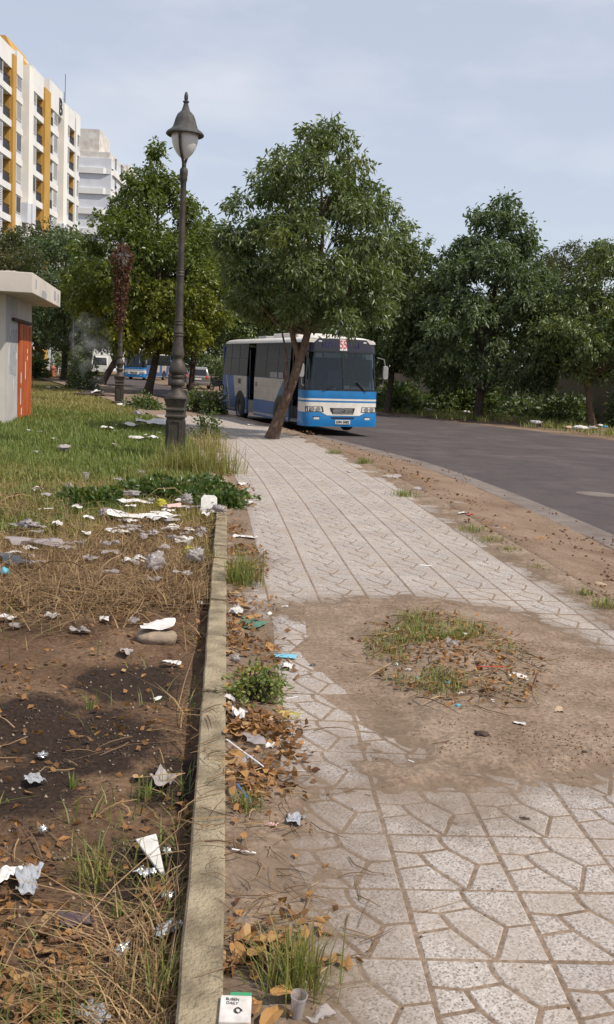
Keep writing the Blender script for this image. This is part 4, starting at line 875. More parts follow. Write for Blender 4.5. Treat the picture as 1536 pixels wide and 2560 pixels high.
    mb.grid(np.array(rows), flip=True); mb.add(rows[0], [tuple(range(len(Cs)))]); mb.add(rows[-1], [tuple(range(len(Cs)))[::-1]]); rf = mb.build('roof', M['buswhite'], b, 50)
    mb = MB(); mb.box((.5, 2.2, 2.90), (1.9, 4.6, 3.06)); mb.build('roof_unit', M['buswhite'], rf, bev=.04)
    mb = MB(); mb.box((.7, 6.0, 2.9), (1.7, 6.9, 3.02)); mb.build('roof_hatch', M['busgrey'], rf, bev=.03)
    # ---- sides
    def side(xo, xi, doors, sname):
        edges = [.62] + [q for d in doors for q in d] + [BL]; segs = [(edges[i], edges[i + 1]) for i in range(0, len(edges), 2)]
        xa, xb = min(xo, xi), max(xo, xi); sg = -1 if xo < 1.2 else 1
        for (y0, y1) in segs:
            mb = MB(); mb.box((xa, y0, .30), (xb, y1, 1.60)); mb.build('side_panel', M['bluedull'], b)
            mb = MB(); mb.box((xa + .055 if sg < 0 else xa - .0, y0, 2.70), (xb + .04 if sg < 0 else xb - .055, y1, 2.734)); mb.build('cant_rail', M['blackp'], b)
            mb = MB(); x1 = xo + sg * .006; mb.box((min(x1, xo), y0 + .003, .36), (max(x1, xo), y1 - .003, .43)); mb.build('rubbing_strip', M['busgrey'], b)
            n = max(1, round((y1 - y0) / 1.25))
            for k in range(n):
                a, c = y0 + (y1 - y0) * k / n, y0 + (y1 - y0) * (k + 1) / n
                mb = MB(); mb.prism([(xo + sg * .0, 1.601), (xo - sg * .06, 2.70), (xo - sg * .075, 2.70), (xo - sg * .015, 1.601)], 'y', a + .04, c - .04); wn = mb.build('window', M['tint'], b)
                mb = MB(); mb.prism([(xo + sg * .004, 1.601), (xo - sg * .055, 2.70), (xo - sg * .10, 2.70), (xo - sg * .045, 1.601)], 'y', c - .038, c + .038 if k < n - 1 else c); mb.build('window_post', M['blackp'], b)
                mb = MB(); mb.prism([(xo - sg * .030, 2.2), (xo - sg * .034, 2.235), (xo - sg * .06, 2.235), (xo - sg * .056, 2.2)], 'y', a + .04, c - .04); mb.build('rail', M['blackp'], wn)
        return segs
    segs = side(0, .06, [(.62 + .0, 1.42), (5.02, 5.86)], 'right'); side(BW, BW - .06, [], 'left')
    x1 = -.004                                                     # livery panels on the door side
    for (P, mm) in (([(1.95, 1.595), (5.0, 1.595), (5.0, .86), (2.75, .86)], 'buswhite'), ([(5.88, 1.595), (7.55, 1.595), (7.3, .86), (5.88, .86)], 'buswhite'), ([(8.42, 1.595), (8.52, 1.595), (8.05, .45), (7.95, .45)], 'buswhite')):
        mb = MB(); mb.prism(P, 'x', -.004, -.0005); mb.build('livery_panel', M['whiteshade'], b)
        mb = MB(); mb.prism(P, 'x', BW + .0005, BW + .004); mb.build('livery_panel', M['whiteshade'], b)
    for (y0, y1, z) in ((2.5, 5.0, 1.1), (2.3, 5.0, 1.33), (5.88, 7.4, 1.12)):
        mb = MB(); mb.box((-.009, y0, z), (-.0045, y1, z + .012)); mb.build('trim', M['busgrey'], b)
    for wy in (2.25, 6.62):
        for xo, sg in ((0, -1), (BW, 1)):
            P = [(wy + .62 * math.cos(a), .52 + .56 * math.sin(a)) for a in np.linspace(-.35, math.pi + .35, 18)]; mb = MB(); mb.prism(P, 'x', *sorted((xo + sg * .0115, xo + sg * .008))); ar = mb.build('wheel_arch', M['blackp'], b)
            wheel(b, xo - sg * .085, wy, .46, .26, face=sg)
    # ---- back, floor and inside
    mb = MB(); mb.box((.0, BL - .06, .32), (BW, BL + .0, 2.66)); mb.build('rear_wall', M['bluedull'], b, bev=.05)
    mb = MB(); mb.box((-.01, BL, .35), (BW + .01, BL + .1, .75)); mb.build('rear_bumper', M['busgrey'], b, bev=.03)
    mb = MB(); mb.box((.06, .25, .36), (BW - .06, BL - .06, .42)); mb.box((.06, 1.45, .42), (BW - .06, BL - .06, .78)); mb.build('floor', M['int'], b)
    mb = MB(); mb.box((.12, .25, 1.0), (BW - .12, .62, 1.30)); ds = mb.build('dashboard', M['int'], b, bev=.04)
    mb = MB(); ring = [(1.75 + .24 * math.cos(a), .72 + .12 * math.sin(a), 1.42 + .20 * math.sin(a)) for a in np.linspace(0, 6.283, 21)]; mb.tube(ring, .018, 6, cap=False); mb.tube([(1.75, .6, 1.25), (1.75, .72, 1.42)], .03, 6); mb.build('steering_wheel', M['blackp'], b)
    for r_ in range(6):
        for xx in (.25, 1.35):
            yy_ = 2.2 + r_ * 1.05
            if xx < 1 and 4.6 < yy_ < 6.0: continue
            mb = MB(); mb.box((xx, yy_, .95), (xx + .85, yy_ + .42, 1.1)); mb.box((xx, yy_ + .38, 1.1), (xx + .85, yy_ + .48, 1.75)); mb.box((xx + .3, yy_ + .1, .78), (xx + .5, yy_ + .3, .95)); mb.build('passenger_seat', M['seat'], b, bev=.03)
    mb = MB(); mb.box((1.35, 1.25, .8), (2.0, 1.7, 1.15)); mb.box((1.35, 1.62, 1.15), (2.0, 1.75, 1.95)); mb.build('driver_seat', M['seat'], b, bev=.04)
    for y0 in (.64, 1.40, 5.04, 5.84):
        mb = MB(); mb.tube([(.1, y0, .45), (.1, y0, 2.5)], .016, 6); mb.build('grab_pole', M['steel'], b)
    for y0, y1 in ((.64, 1.02), (5.04, 5.42)):                          # folded door leaves inside the openings
        mb = MB(); mb.box((.10, y0 - .02, .42), (.52, y0 + .02, 2.45)); mb.build('door_leaf', M['blackp'], b)
    mb = MB(); mb.tube([(.12, .8, 1.0), (.3, 1.2, 1.25)], .014, 6); mb.build('handrail', M['steel'], b)
    mb = MB(); mb.tube([(.12, 5.3, 1.0), (.3, 5.7, 1.25)], .014, 6); mb.build('handrail', M['steel'], b)
    return b, sx, hd, ws
BUSROT = R(21)
b1, sx, hd, ws = bus('large blue and white city bus on route 55 parked at the kerb with doors open', (-.22, 28.75, -.15), BUSROT, tilt=R(-1.0))
fa = (R(90), 0, 0)
c = shell(sx(1.2), 2.68, .02); ln_ = math.atan(.10)
pl5 = panel('route_plate', ((sx(1.04), sx(1.38), 2.52), (sx(1.03), sx(1.35), 2.845)), M['plate'], b1, .022, .008, nz_=1, ns=3)
text('55', .34, M['red55'], (1.205, shell(sx(1.2), 2.69, .0)[1] - .028, 2.69), (R(90) - ln_, 0, 0), pl5, bold=.0, sx=.72)
text('SGTr', .235, M['ledtx'], (.78, shell(sx(.8), 2.68, .0)[1] - .014, 2.68), (R(90) - ln_, 0, 0), hd, sx=.95); text('avel', .235, M['ledtx'], (1.58, shell(sx(1.6), 2.68, .0)[1] - .014, 2.68), (R(90) - ln_, 0, 0), hd, sx=.95)
npl = panel('number_plate', ((sx(.96), sx(1.44), .345), (sx(.96), sx(1.44), .468)), M['plate'], b1, .03, .01, nz_=1)
text('53N 5082', .105, M['ink'], (1.2, shell(sx(1.2), .407, 0)[1] - .034, .407), (R(92), 0, 0), npl, bold=.002, ext=.002)
panel('sticker', ((sx(.30), sx(.5), 2.30), (sx(.30), sx(.5), 2.43)), M['paper'], ws, -.012, .004); panel('sticker', ((sx(2.0), sx(2.16) + .1, 2.28), (sx(2.0), sx(2.16) + .1, 2.44)), M['paper'], ws, -.012, .004)
panel('sticker', ((sx(.98), sx(1.14), 2.33), (sx(.98), sx(1.14), 2.42)), M['green'], ws, -.012, .004)
for xq in (1.32, 1.9): panel('sticker', ((sx(xq), sx(xq) + .07, 2.32), (sx(xq), sx(xq) + .07, 2.43)), M['green'], ws, -.012, .004)
panel('visor', ((sx(.56), sx(1.14), 2.30), (sx(.56), sx(1.14), 2.45)), M['busgrey'], ws, -.03, .01)
panel('paper_sheet', ((sx(1.24), sx(1.42), 1.385), (sx(1.24), sx(1.42), 1.49)), M['paper'], ws, -.014, .004); panel('paper_sheet', ((sx(1.45), sx(2.1), 1.385), (sx(1.45), sx(2.1), 1.47)), M['busgrey'], ws, -.014, .004)
g_ = np.random.default_rng(4); mb = MB()
for k in range(9): x_ = .35 + k * .09; mb.box((x_, .42, 1.30), (x_ + .04 + .05 * g_.random(), .5, 1.33 + .06 * g_.random()))
mb.build('dashboard_clutter', M['paper'], b1)
text('5082', .26, M['ink'], (-.009, 6.75, 1.40), (R(90), 0, R(-90)), b1, sx=.8, ext=.002); text('SGT', .20, M['ink'], (-.009, 4.75, 1.35), (R(90), 0, R(-90)), b1, sx=.5, ext=.002)
for y0, y1 in ((2.55, 3.3), (2.0, 2.45)):
    mb = MB(); mb.box((-.012, y0, 1.62), (-.002, y1, 1.80)); mb.build('sticker', M['poster'], b1)
x, y = G(312, 948, -.15)
bus('blue and white bus parked far down the road beside a slanting trunk', (x - .2, y, -.15), R(-9))

# ------------------------------------------------------------------ other vehicles
M['silver'] = mat('car_silver', (.33, .31, .30), (.28, .26, .25), 2, .3, .5, coat=.5)
M['darkcar'] = flat('car_dark', (.06, .065, .07), .25, .3, .5, .5)
M['tail'] = flat('tail_light_red', (.55, .02, .02), .15, 0, .6)
M['carglass'] = flat('car_glass', (.012, .013, .015), .06, 0, .7)
def car(name, label, loc, rz, paint, H=1.72):
    t = thing(name, label, 'car', loc, rz, 'parked cars')           # local: y from the tail (0) to the nose (4.6), x across
    k = H / 1.72
    low = [(0.05, .30), (0, .55), (.0, .98), (.12, 1.05), (3.1, 1.05), (3.5, 1.0), (4.5, .82), (4.62, .6), (4.58, .3)]
    top = [(.12, 1.05), (.32, 1.5), (.42, 1.66 * k), (.8, 1.72 * k), (2.2, 1.70 * k), (3.1, 1.05)]
    b = MB(); n = len(low); rows = []
    for x, ins, dz in ((-.92, .0, 0), (-.90, 0, 0), (.90, 0, 0), (.92, 0, 0)):
        rows.append([(x, y + (.05 if abs(x) > .91 else 0) * (1 if y < 2 else -1), z) for y, z in low])
    for i in range(3): b.add(rows[i] + rows[i + 1], [(j, (j + 1) % n, n + (j + 1) % n, n + j) for j in range(n)])
    b.add(rows[0], [tuple(range(n))]); b.add(rows[3], [tuple(range(n))[::-1]]); bd = b.build('body', paint, t, 35, bev=.05)
    b = MB(); m_ = len(top); A = [(-.84 if z < 1.2 else -.66, y, z) for y, z in top]; B = [(-x, y, z) for x, y, z in A]
    b.add(A + B, [tuple(range(m_)), tuple(range(m_, 2 * m_))[::-1]] + [(j, (j + 1) % m_, m_ + (j + 1) % m_, m_ + j)[::-1] for j in range(m_)]); cb = b.build('cabin', paint, t, 35, bev=.03)
    b = MB(); b.add([(-.66, .135, 1.1), (.66, .135, 1.1), (.56, .33, 1.52), (-.56, .33, 1.52), (-.66, .115, 1.1), (.66, .115, 1.1), (.56, .31, 1.52), (-.56, .31, 1.52)], [(4, 5, 6, 7), (0, 3, 2, 1), (0, 1, 5, 4), (2, 3, 7, 6), (1, 2, 6, 5), (3, 0, 4, 7)]); b.build('rear_window', M['carglass'], cb)
    for sx_ in (-1, 1):
        for y0, y1 in ((.55, 1.45), (1.55, 2.5)):
            b = MB(); b.add([(sx_ * .84, y0, 1.1), (sx_ * .84, y1 + (.25 if y1 > 2 else 0), 1.1), (sx_ * .69, y1 - .1, 1.6), (sx_ * .69, y0 + .12, 1.6), (sx_ * .80, y0, 1.1), (sx_ * .80, y1, 1.1), (sx_ * .65, y1 - .1, 1.6), (sx_ * .65, y0 + .12, 1.6)], [(0, 1, 2, 3), (7, 6, 5, 4), (0, 4, 5, 1), (2, 6, 7, 3)]); b.build('side_window', M['carglass'], cb)
        b = MB(); b.add([(sx_ * .93, .02, .82), (sx_ * .55, -.025, .84), (sx_ * .60, -.02, 1.02), (sx_ * .92, .10, 1.04), (sx_ * .93, .4, 1.03), (sx_ * .93, .3, .9)], [(0, 1, 2, 3), (0, 3, 4, 5)]); b.build('tail_light', M['tail'], t)
        for wy in (.85, 3.65): wheel(t, sx_ * .80, wy, .35, .24, face=sx_)
    b = MB(); b.box((-.86, -.07, .34), (.86, .06, .58)); b.build('rear_bumper', paint, t, bev=.04)
    b = MB(); b.box((-.26, -.03, .72), (.26, -.012, .86)); b.build('number_plate', M['plate'], t)
    b = MB(); b.box((-.4, -.035, .90), (.4, -.012, .94)); b.build('trim', M['chrome'], t)
    return t
x, y = -9.0, 76.0
car('suv', 'silver SUV parked on the far roadside, its rear facing the street lamp', (x, y, -.12), R(6), M['silver'])
car('car', 'dark car parked just ahead of the silver SUV', (-11.6, 84.0, -.12), R(8), M['darkcar'], 1.5)
M['mblack'] = flat('motorbike_black', (.02, .02, .024), .3, 0, .5)
def motorbike(label, loc, rz):
    t = thing('motorbike', label, 'motorbike', loc, rz)
    for y0 in (0, 1.25):
        e = bpy.data.objects.new('wheel', None); col.objects.link(e); e.parent = t; e.location = (0, y0, .3)
        mb = MB(); mb.tube([(0, .26 * math.cos(a), .26 * math.sin(a)) for a in np.linspace(0, 6.283, 25)], .045, 8, cap=False); mb.build('tyre', M['rubber'], e, 50)
        mb = MB()
        for k in range(6): a = k * math.pi / 3; mb.tube([(0, 0, 0), (0, .24 * math.cos(a), .24 * math.sin(a))], .012, 5)
        mb.tube([(-.06, 0, 0), (.06, 0, 0)], .05, 8); mb.build('rim', M['steel'], e)
    mb = MB(); mb.prism([(.25, .35), (.95, .3), (1.0, .6), (.75, .62), (.3, .72), (-.2, .68), (-.25, .55)], 'x', -.13, .13); mb.build('body', M['mblack'], t, bev=.04)
    mb = MB(); mb.prism([(-.15, .70), (.65, .66), (.68, .74), (.1, .82), (-.18, .80)], 'x', -.14, .14); mb.build('seat', M['blackp'], t, bev=.03)
    mb = MB(); mb.tube([(0, 1.25, .3), (0, 1.02, .95), (0, .98, 1.05)], .035, 8); mb.tube([(-.33, .9, 1.05), (-.1, .99, 1.05), (.1, .99, 1.05), (.33, .9, 1.05)], .016, 8); mb.build('handlebar', M['steel'], t)
    mb = MB(); mb.prism([(.95, .45), (1.12, .5), (1.1, .95), (1.0, 1.0)], 'x', -.12, .12); mb.build('front_shield', M['mblack'], t, bev=.02)
    mb = MB(); mb.lathe([(.01, 0), (.07, .01), (.08, .03)], 14); o = mb.build('headlight', M['chrome'], t); o.location = (0, 1.12, .98); o.rotation_euler = (R(-90), 0, 0)
    return t
x, y = G(533, 980, -.1); motorbike('black motorbike parked behind the rear of the large bus', (x + .3, y + 3, -.1), R(40))
M['vanw'] = mat('truck_white', (.72, .71, .68), (.63, .62, .59), 2, .45)
tr_o = thing('box_truck', 'white box truck half hidden behind the slanting dark trunk', 'truck', (-24.6, 112, -.15), R(8))
mb = MB(); mb.box((-1.0, 2.0, .8), (1.0, 6.6, 3.1)); mb.build('cargo_box', M['vanw'], tr_o, bev=.03)
mb = MB(); mb.prism([(.0, .5), (0, 1.25), (.35, 2.25), (1.85, 2.3), (1.85, .5)], 'x', -.9, .9); cb = mb.build('cab', M['vanw'], tr_o, bev=.05)
mb = MB(); mb.add([(-.8, .0, 1.3), (.8, .0, 1.3), (.72, .30, 2.15), (-.72, .30, 2.15)], [(0, 1, 2, 3)]); mb.build('windscreen', M['carglass'], cb)
for sx_ in (-1, 1):
    mb = MB(); mb.box((sx_ * .62 - .13, -.03, .75), (sx_ * .62 + .13, .0, .95)); mb.build('headlight', M['lens'], cb)
    for wy in (.9, 5.2): wheel(tr_o, sx_ * .8, wy, .4, .26, face=sx_)
# small street furniture far down the path
M['plasw'] = flat('plastic_white', (.62, .63, .65), .4); M['plasb'] = flat('plastic_blue', (.02, .15, .5), .4); M['hyd'] = mat('hydrant_red', (.38, .10, .06), (.30, .09, .06), 6, .6)
def stool(label, loc, m_, back=False):
    t = thing('plastic_chair', label, 'chair', loc, R(20), 'plastic seats by the far path')
    mb = MB(); mb.box((-.22, -.22, .42), (.22, .22, .46)); mb.build('seat', m_, t, bev=.02)
    for a in (-1, 1):
        for b in (-1, 1): mb = MB(); mb.tube([(a * .18, b * .18, .43), (a * .24, b * .24, 0)], [.035, .028], 6); mb.build('leg', m_, t)
    if back: mb = MB(); mb.box((-.22, .20, .46), (.22, .24, .95)); mb.build('backrest', m_, t, bev=.02)
    return t
GZ = lambda x, y: float(plot_z(x, y))
for lb, px, m_, bk in (('white plastic stool by the thin grey pole', 116, M['plasw'], False), ('white plastic stool right of the red hydrant', 152, M['plasw'], False), ('blue plastic chair behind the white stools', 106, M['plasb'], True)):
    x, y = G(px, 938, -.05); o = stool(lb, (x, y, GZ(x, y) + .02), m_, bk); o.scale = (1.3, 1.3, 1.6)
x, y = G(133, 941, -.05); t = thing('fire_hydrant', 'small red hydrant beside the thin grey pole', 'hydrant', (x, y, GZ(x, y)))
mb = MB(); mb.lathe([(.3, 0), (.3, .08), (.2, .1), (.19, .7), (.26, .74), (.26, .82), (.2, .9), (.08, 1.08), (.01, 1.1)], 16); mb.build('barrel', M['hyd'], t, 40)
for s_ in (-1, 1): mb = MB(); mb.tube([(s_ * .15, 0, .55), (s_ * .34, 0, .55)], .1, 10); mb.build('outlet', M['hyd'], t)
x, y = G(127, 938, -.05); t = thing('sign_pole', 'thin grey pole with small white plate by the far path', 'pole', (x, y, GZ(x, y)))
mb = MB(); mb.tube([(0, 0, 0), (.1, 0, 3.4)], .06, 8); mb.build('post', M['steel'], t)
mb = MB(); mb.box((-1.0, -.02, 2.6), (-.3, .02, 3.3)); mb.build('sign_plate', M['plasw'], t)
# hedge of bushes that closes the view under the far trees
for i, (x, y, r, h, lb) in enumerate([(-44, 118, 5, 4.5, 'dark bush behind the blue plastic chair'), (-37.5, 124, 4.5, 4.0, 'dark bush left of the box truck beyond the path'), (-31, 126, 4.5, 4.2, 'dark bush right behind the red hydrant'), (-31, 92, 3.0, 2.6, 'dark bush at the foot of the pale trunked tree'),
        (-10, 118, 4.2, 3.4, 'dark bush behind the far bus tail'), (-2, 92, 3.6, 2.8, 'bush behind the dark car and the motorbike'), (-24.5, 82, 2.2, 2.0, 'bush left of the spreading shade tree'), (-1.0, 76, 2.6, 2.2, 'bush beside the parked silver SUV'), (-52, 112, 5.5, 5, 'large dark bush far behind the shed')]):
    shrub('background_bush', lb, (x, y, -.15), r, h, 2600, 300 + i, 'leaf_deep', .45, .12, 6, group='bushes closing the background')

# ------------------------------------------------------------------ grass, straw and stalks
def blades(P, z, h, wd, lean, seed, tint, curl=.5):
    g_ = np.random.default_rng(seed); n = len(P); a = g_.uniform(0, 6.283, n); d = np.stack([np.cos(a), np.sin(a)], 1); s = np.stack([-d[:, 1], d[:, 0]], 1)
    h = h * g_.uniform(.5, 1.3, n); l = np.abs(g_.normal(0, lean, n)) * h; w_ = wd * g_.uniform(.6, 1.3, n)
    def pt(k, side, ww):
        q = np.zeros((n, 3)); off = l * (k ** (1 + curl)); q[:, :2] = P + d * off[:, None] + s * (side * ww * w_)[:, None]; q[:, 2] = z + h * k * (1 - .35 * np.minimum(1, l / (h + 1e-6)) * k); return q
    V = np.stack([pt(0, -1, 1), pt(0, 1, 1), pt(.5, 1, .85), pt(.5, -1, .85), pt(1, 0, 0)], 1).reshape(-1, 3)
    i = np.arange(n)[:, None] * 5; F = np.concatenate([i + [0, 1, 2], i + [0, 2, 3], i + [3, 2, 4]], 1).reshape(-1, 3)
    return V, F, np.repeat(np.clip(tint * np.ones(n) + g_.normal(0, .22, n), 0, 1), 5)
def scatter(n, x0, x1, y0, y1, dens, seed):
    g_ = np.random.default_rng(seed); o = np.zeros((0, 2))
    while len(o) < n:
        y = 1 / (1 / y0 - g_.random(n * 2) * (1 / y0 - 1 / y1)) if y0 > 0 else g_.uniform(y0, y1, n * 2)
        x = g_.uniform(0, 1, n * 2); x = x0(y) + (x1(y) - x0(y)) * x; k = g_.random(n * 2) < dens(x, y); o = np.concatenate([o, np.stack([x, y], 1)[k]])
    return o[:n]
lx = lambda y: -.36 * y - .25; rx = lambda y: strip_x(y) - STRIP_W - .01
def field(name, label, n, y0, y1, dens, h, wd, lean, tint, m_, seed, x0=lx, x1=rx, zf=plot_z, cat=None, curl=.5):
    P = scatter(n, x0, x1, y0, y1, dens, seed); z = zf(P[:, 0], P[:, 1])
    hh = h(P[:, 0], P[:, 1]) if callable(h) else h; tt_ = tint(P[:, 0], P[:, 1]) if callable(tint) else tint; ww = wd(P[:, 1]) if callable(wd) else wd
    V, F, T_ = blades(P, z - .01, hh, ww, lean, seed + 1, tt_, curl)
    return tag(obj(name, npmesh(name, V, F, m_, False, {'tint': T_}), None), label, cat, kind='stuff')
nz3 = lambda x, y, k, s: fbm(x * k, y * k, s, 4)
field('green_grass', 'green grass covering the far part of the waste plot', 60000, 12.0, 60, lambda x, y: np.clip(smooth((y - 12) / 5) * (.35 + 1.5 * (nz3(x, y, .5, 3) - .25)), 0, 1), lambda x, y: .09 + .15 * nz3(x, y, .4, 8), lambda y: .004 + .00030 * y, .7,
      lambda x, y: np.clip(.72 - (y - 10) / 10 + 1.1 * (nz3(x, y, .35, 13) - .5), 0.05, .9) + np.clip((y - 31) / 8, 0, .6), M['grass'], 501, cat='grass')
field('mixed_grass', 'half dried grass at the middle of the waste plot', 14000, 8.0, 18, lambda x, y: np.clip(smooth((y - 8) / 3) * smooth((19 - y) / 3) * 2.6 * (nz3(x, y, .9, 4) - .3), 0, 1), .15, lambda y: .003 + .0003 * y, .9, lambda x, y: .75 - .5 * (nz3(x, y, .8, 9) > .55), M['grass'], 505, cat='grass')
# stubble of brown dry straw, lying and standing
field('dry_straw', 'tangle of brown dry straw on the waste plot', 8200, 6.4, 13.5, lambda x, y: np.clip(smooth((y - 6.6) / 1.2) * smooth((13.5 - y) / 3) * (4.5 * (nz3(x, y, 1.1, 6) - .47)) + np.exp(-((x + 1.9) / 1.0) ** 2 - ((y - 8.6) / 1.3) ** 2), 0, 1), .20, lambda y: .0032 + .0001 * y, 2.2, 0, M['straw'], 510, cat='straw')
field('short_straw', 'scattered dry straw bits on the burnt ground', 900, 2.3, 8, lambda x, y: np.clip(.02 + 2.6 * (nz3(x, y, 1.9, 7) - .50) * (.35 + .65 * smooth((y - 2.6) / 1.5)) + .9 * np.exp(-((x - rx(y)) / .16) ** 2) - .75 * char_at(x, y), 0, 1), .15, .0028, 2.6, 0, M['straw'], 512, cat='straw')
field('sparse_grass', 'sparse green grass sprouting on the near burnt plot', 700, 2.3, 8, lambda x, y: np.clip(3.2 * (nz3(x, y, 2.3, 15) - .55) + .7 * np.exp(-((x - rx(y)) / .06) ** 2) * (nz3(x, y, 1.2, 2) > .5) + .3 * smooth((2.9 - y) / .5) * (nz3(x, y, 3, 22) > .5), 0, 1), .11, .0028, .9, .18, M['grass'], 515, cat='grass')
def stalks(name, label, n, y0, y1, dens, ln, seed, x0=lx, x1=rx, zf=plot_z, rr=.0028, lift=.10):
    """long bent dry stalks lying criss-cross, as tubes"""
    P = scatter(n, x0, x1, y0, y1, dens, seed); g_ = np.random.default_rng(seed + 9); mb = MB()
    for x, y in P:
        a = g_.uniform(0, 6.283); l = ln * g_.uniform(.4, 1.3); q = []; b = g_.normal(0, .5); el = abs(g_.normal(0, lift))
        for k in np.linspace(0, 1, 4): xx, yy_ = x + l * k * math.cos(a + b * k), y + l * k * math.sin(a + b * k); q.append((xx, yy_, float(zf(xx, yy_)) + .01 + el * math.sin(math.pi * min(1, k * .8 + .1))))
        r_ = rr * g_.uniform(.6, 1.5) * (1 + .05 * y); mb.tube(q, [r_, r_, r_ * .8, r_ * .4], 3, cap=False)
    return tag(mb.build(name, M['straw']), label, 'straw', kind='stuff')
stalks('dry_stalks', 'long dry stalks lying criss-cross on the waste plot', 620, 6.2, 12.8, lambda x, y: np.clip(smooth((y - 6.2) / 1.5) * (1.4 * nz3(x, y, .8, 6)), 0, 1), .55, 520)
stalks('near_stalks', 'pale dry stalks on the burnt ground and across the kerb', 62, 2.3, 6.6, lambda x, y: np.clip(.25 + 1.2 * (nz3(x, y, 1.5, 17) - .45) + .8 * np.exp(-((x - rx(y)) / .18) ** 2), 0, 1), .24, 523, rr=.0022, lift=.02)
stalks('kerb_top_straw', 'pale straw blown across the top of the kerb strip', 46, 3.1, 4.7, lambda x, y: .6 + 0 * x, .16, 524, lambda y: strip_x(y) - .2, lambda y: strip_x(y) + .02, lambda x, y: .04, .0018, .01)
kx0 = lambda y: strip_x(y) + .01; kx1 = lambda y: strip_x(y) + .46
stalks('kerb_stalks', 'thin dry stalks among the leaf litter beside the kerb', 260, 2.6, 9, lambda x, y: np.clip(1.1 - (x - strip_x(y)) / .5, 0, 1), .16, 525, kx0, kx1, bed_z, .0016, .012)
px0 = lambda y: 0 * y + PIT[0] - .62; px1 = lambda y: 0 * y + PIT[0] + .55
pitd = lambda x, y: np.clip(1.15 - np.hypot((x - PIT[0] + .05) / .45, (y - PIT[1]) / .95), 0, 1)
stalks('pit_stalks', 'dry stalks and twigs heaped round the grassy tree pit', 150, 4.9, 7.2, lambda x, y: np.clip(1.5 * np.exp(-((np.hypot((x - PIT[0]) / .42, (y - PIT[1]) / .85) - .9) / .3) ** 2), 0, 1), .26, 527, px0, px1, bed_z, .0022, .02)
field('pit_grass', 'green grass growing in the dirt of the tree pit', 2000, 5.0, 7.1, lambda x, y: pitd(x, y) * np.clip(5 * (nz3(x, y, 3.2, 12) - .46), 0, 1), .075, .0028, .9, .3, M['grass'], 530, px0, px1, bed_z, 'grass')

# grass tufts one can point at
def tuft(label, px, py, n, h, spread, seed, tint=.25, m_='grass', zf=None, lean=.5, wd=.003, z0=0.0):
    x, y = G(px, py, z0); z = zf(x, y) if zf else surf(x, y); g_ = np.random.default_rng(seed)
    P = g_.normal(0, spread, (n, 2)); V, F, T_ = blades(P, np.zeros(n) - .01, h, wd, lean, seed + 1, tint)
    o = obj('grass_tuft', npmesh('grass_tuft', V, F, M[m_], False, {'tint': T_}), None); o.location = (x, y, float(z)); return tag(o, label, 'grass', 'grass tufts', 'thing')
tuft('long bladed green grass tuft growing beside the kerb strip above the leaf litter', 605, 1462, 210, .30, .07, 601, .2)
tuft('dry looking grass tuft behind the printed carton at the kerb', 735, 2470, 200, .20, .05, 602, .35, wd=.0022)
tuft('grass tuft leaning against the plot side of the kerb strip', 500, 1400, 150, .24, .06, 603, .4)
tuft('small weed like grass tuft beside the blue straw', 620, 2025, 60, .10, .025, 604, .3, wd=.0022)
tuft('grass tuft in front of the crumpled foil on the burnt plot', 230, 2185, 80, .13, .06, 605, .45, z0=-.08, wd=.0026)
tuft('single green grass sprig standing on the burnt soil', 183, 1960, 16, .10, .012, 606, .0, z0=-.08)
tuft('green grass sprig between the charred patch and the kerb', 370, 1990, 22, .13, .02, 607, .0, z0=-.08)
tuft('small green grass sprig near the white scrap of paper', 228, 1768, 12, .12, .01, 608, .0, z0=-.08)
tuft('green grass sprig beside the brown branch', 290, 2285, 14, .09, .012, 609, .0, z0=-.08)
tuft('grass tuft in the bottom corner of the burnt plot', 120, 2540, 80, .13, .07, 610, .25, z0=-.08, wd=.0026)
tuft('grass tuft along the foot of the kerb strip near the foil', 420, 2500, 55, .15, .035, 611, .3, z0=-.08, wd=.0024)
tuft('tall seeding grass around the plinth of the front street lamp', 455, 1185, 520, .55, .22, 612, .45, z0=-.08, wd=.005)
tuft('tall pale seeding grass between the lamp and the pavement', 535, 1190, 480, .50, .22, 613, .55, z0=-.05, wd=.005)
tuft('tall reddish grass right of the street lamp foot', 520, 1135, 320, .50, .2, 614, .8, z0=-.05, wd=.005)
for i, (px, py, n, h, sp, lb) in enumerate([(835, 1134, 160, .13, .09, 'small grass patch at the pavement edge nearest the leaning trunk'), (910, 1160, 200, .16, .07, 'leafy grass patch at the pavement edge beside a pale rag'), (1010, 1240, 180, .13, .10, 'grass patch at the pavement edge next to grey litter'),
        (1180, 1328, 160, .10, .09, 'grass patch at the pavement edge near the red and white wrapper'), (1280, 1378, 60, .05, .06, 'low grass patch below the longer grass strip at the pavement edge'), (1222, 1352, 120, .09, .09, 'grass strip at the pavement edge left of the low grass patch'), (1345, 1420, 40, .05, .05, 'tiny grass sprig on the dirt verge with yellow scraps'), (1460, 1490, 60, .08, .04, 'dark grass tuft at the pavement edge'), (1515, 1520, 110, .09, .07, 'pale green grass tuft at the pavement corner')]):
    tuft(lb, px, py, n, h, sp, 640 + i, .35, zf=lambda x, y: max(float(bed_z(x, y)), verge_z(x, y)), wd=.0035)
# grass under the trees across the road
P = between(offs(FE, .6), offs(FE, 6), 400, 0, 60).reshape(-1, 3); P = P[(P[:, 1] > 28) & (P[:, 1] < 66)]; g_ = np.random.default_rng(77); P = P[g_.integers(0, len(P), 14000)][:, :2] + g_.normal(0, .3, (14000, 2)); P = P[fbm(P[:, 0] * .5, P[:, 1] * .5, 3) > .47]
V, F, T_ = blades(P, np.full(len(P), -.08), .28, .014, .7, 78, .3); tag(obj('verge_grass', npmesh('verge_grass', V, F, M['grass'], False, {'tint': T_})), 'grass and weeds under the trees across the road', 'grass', kind='stuff')

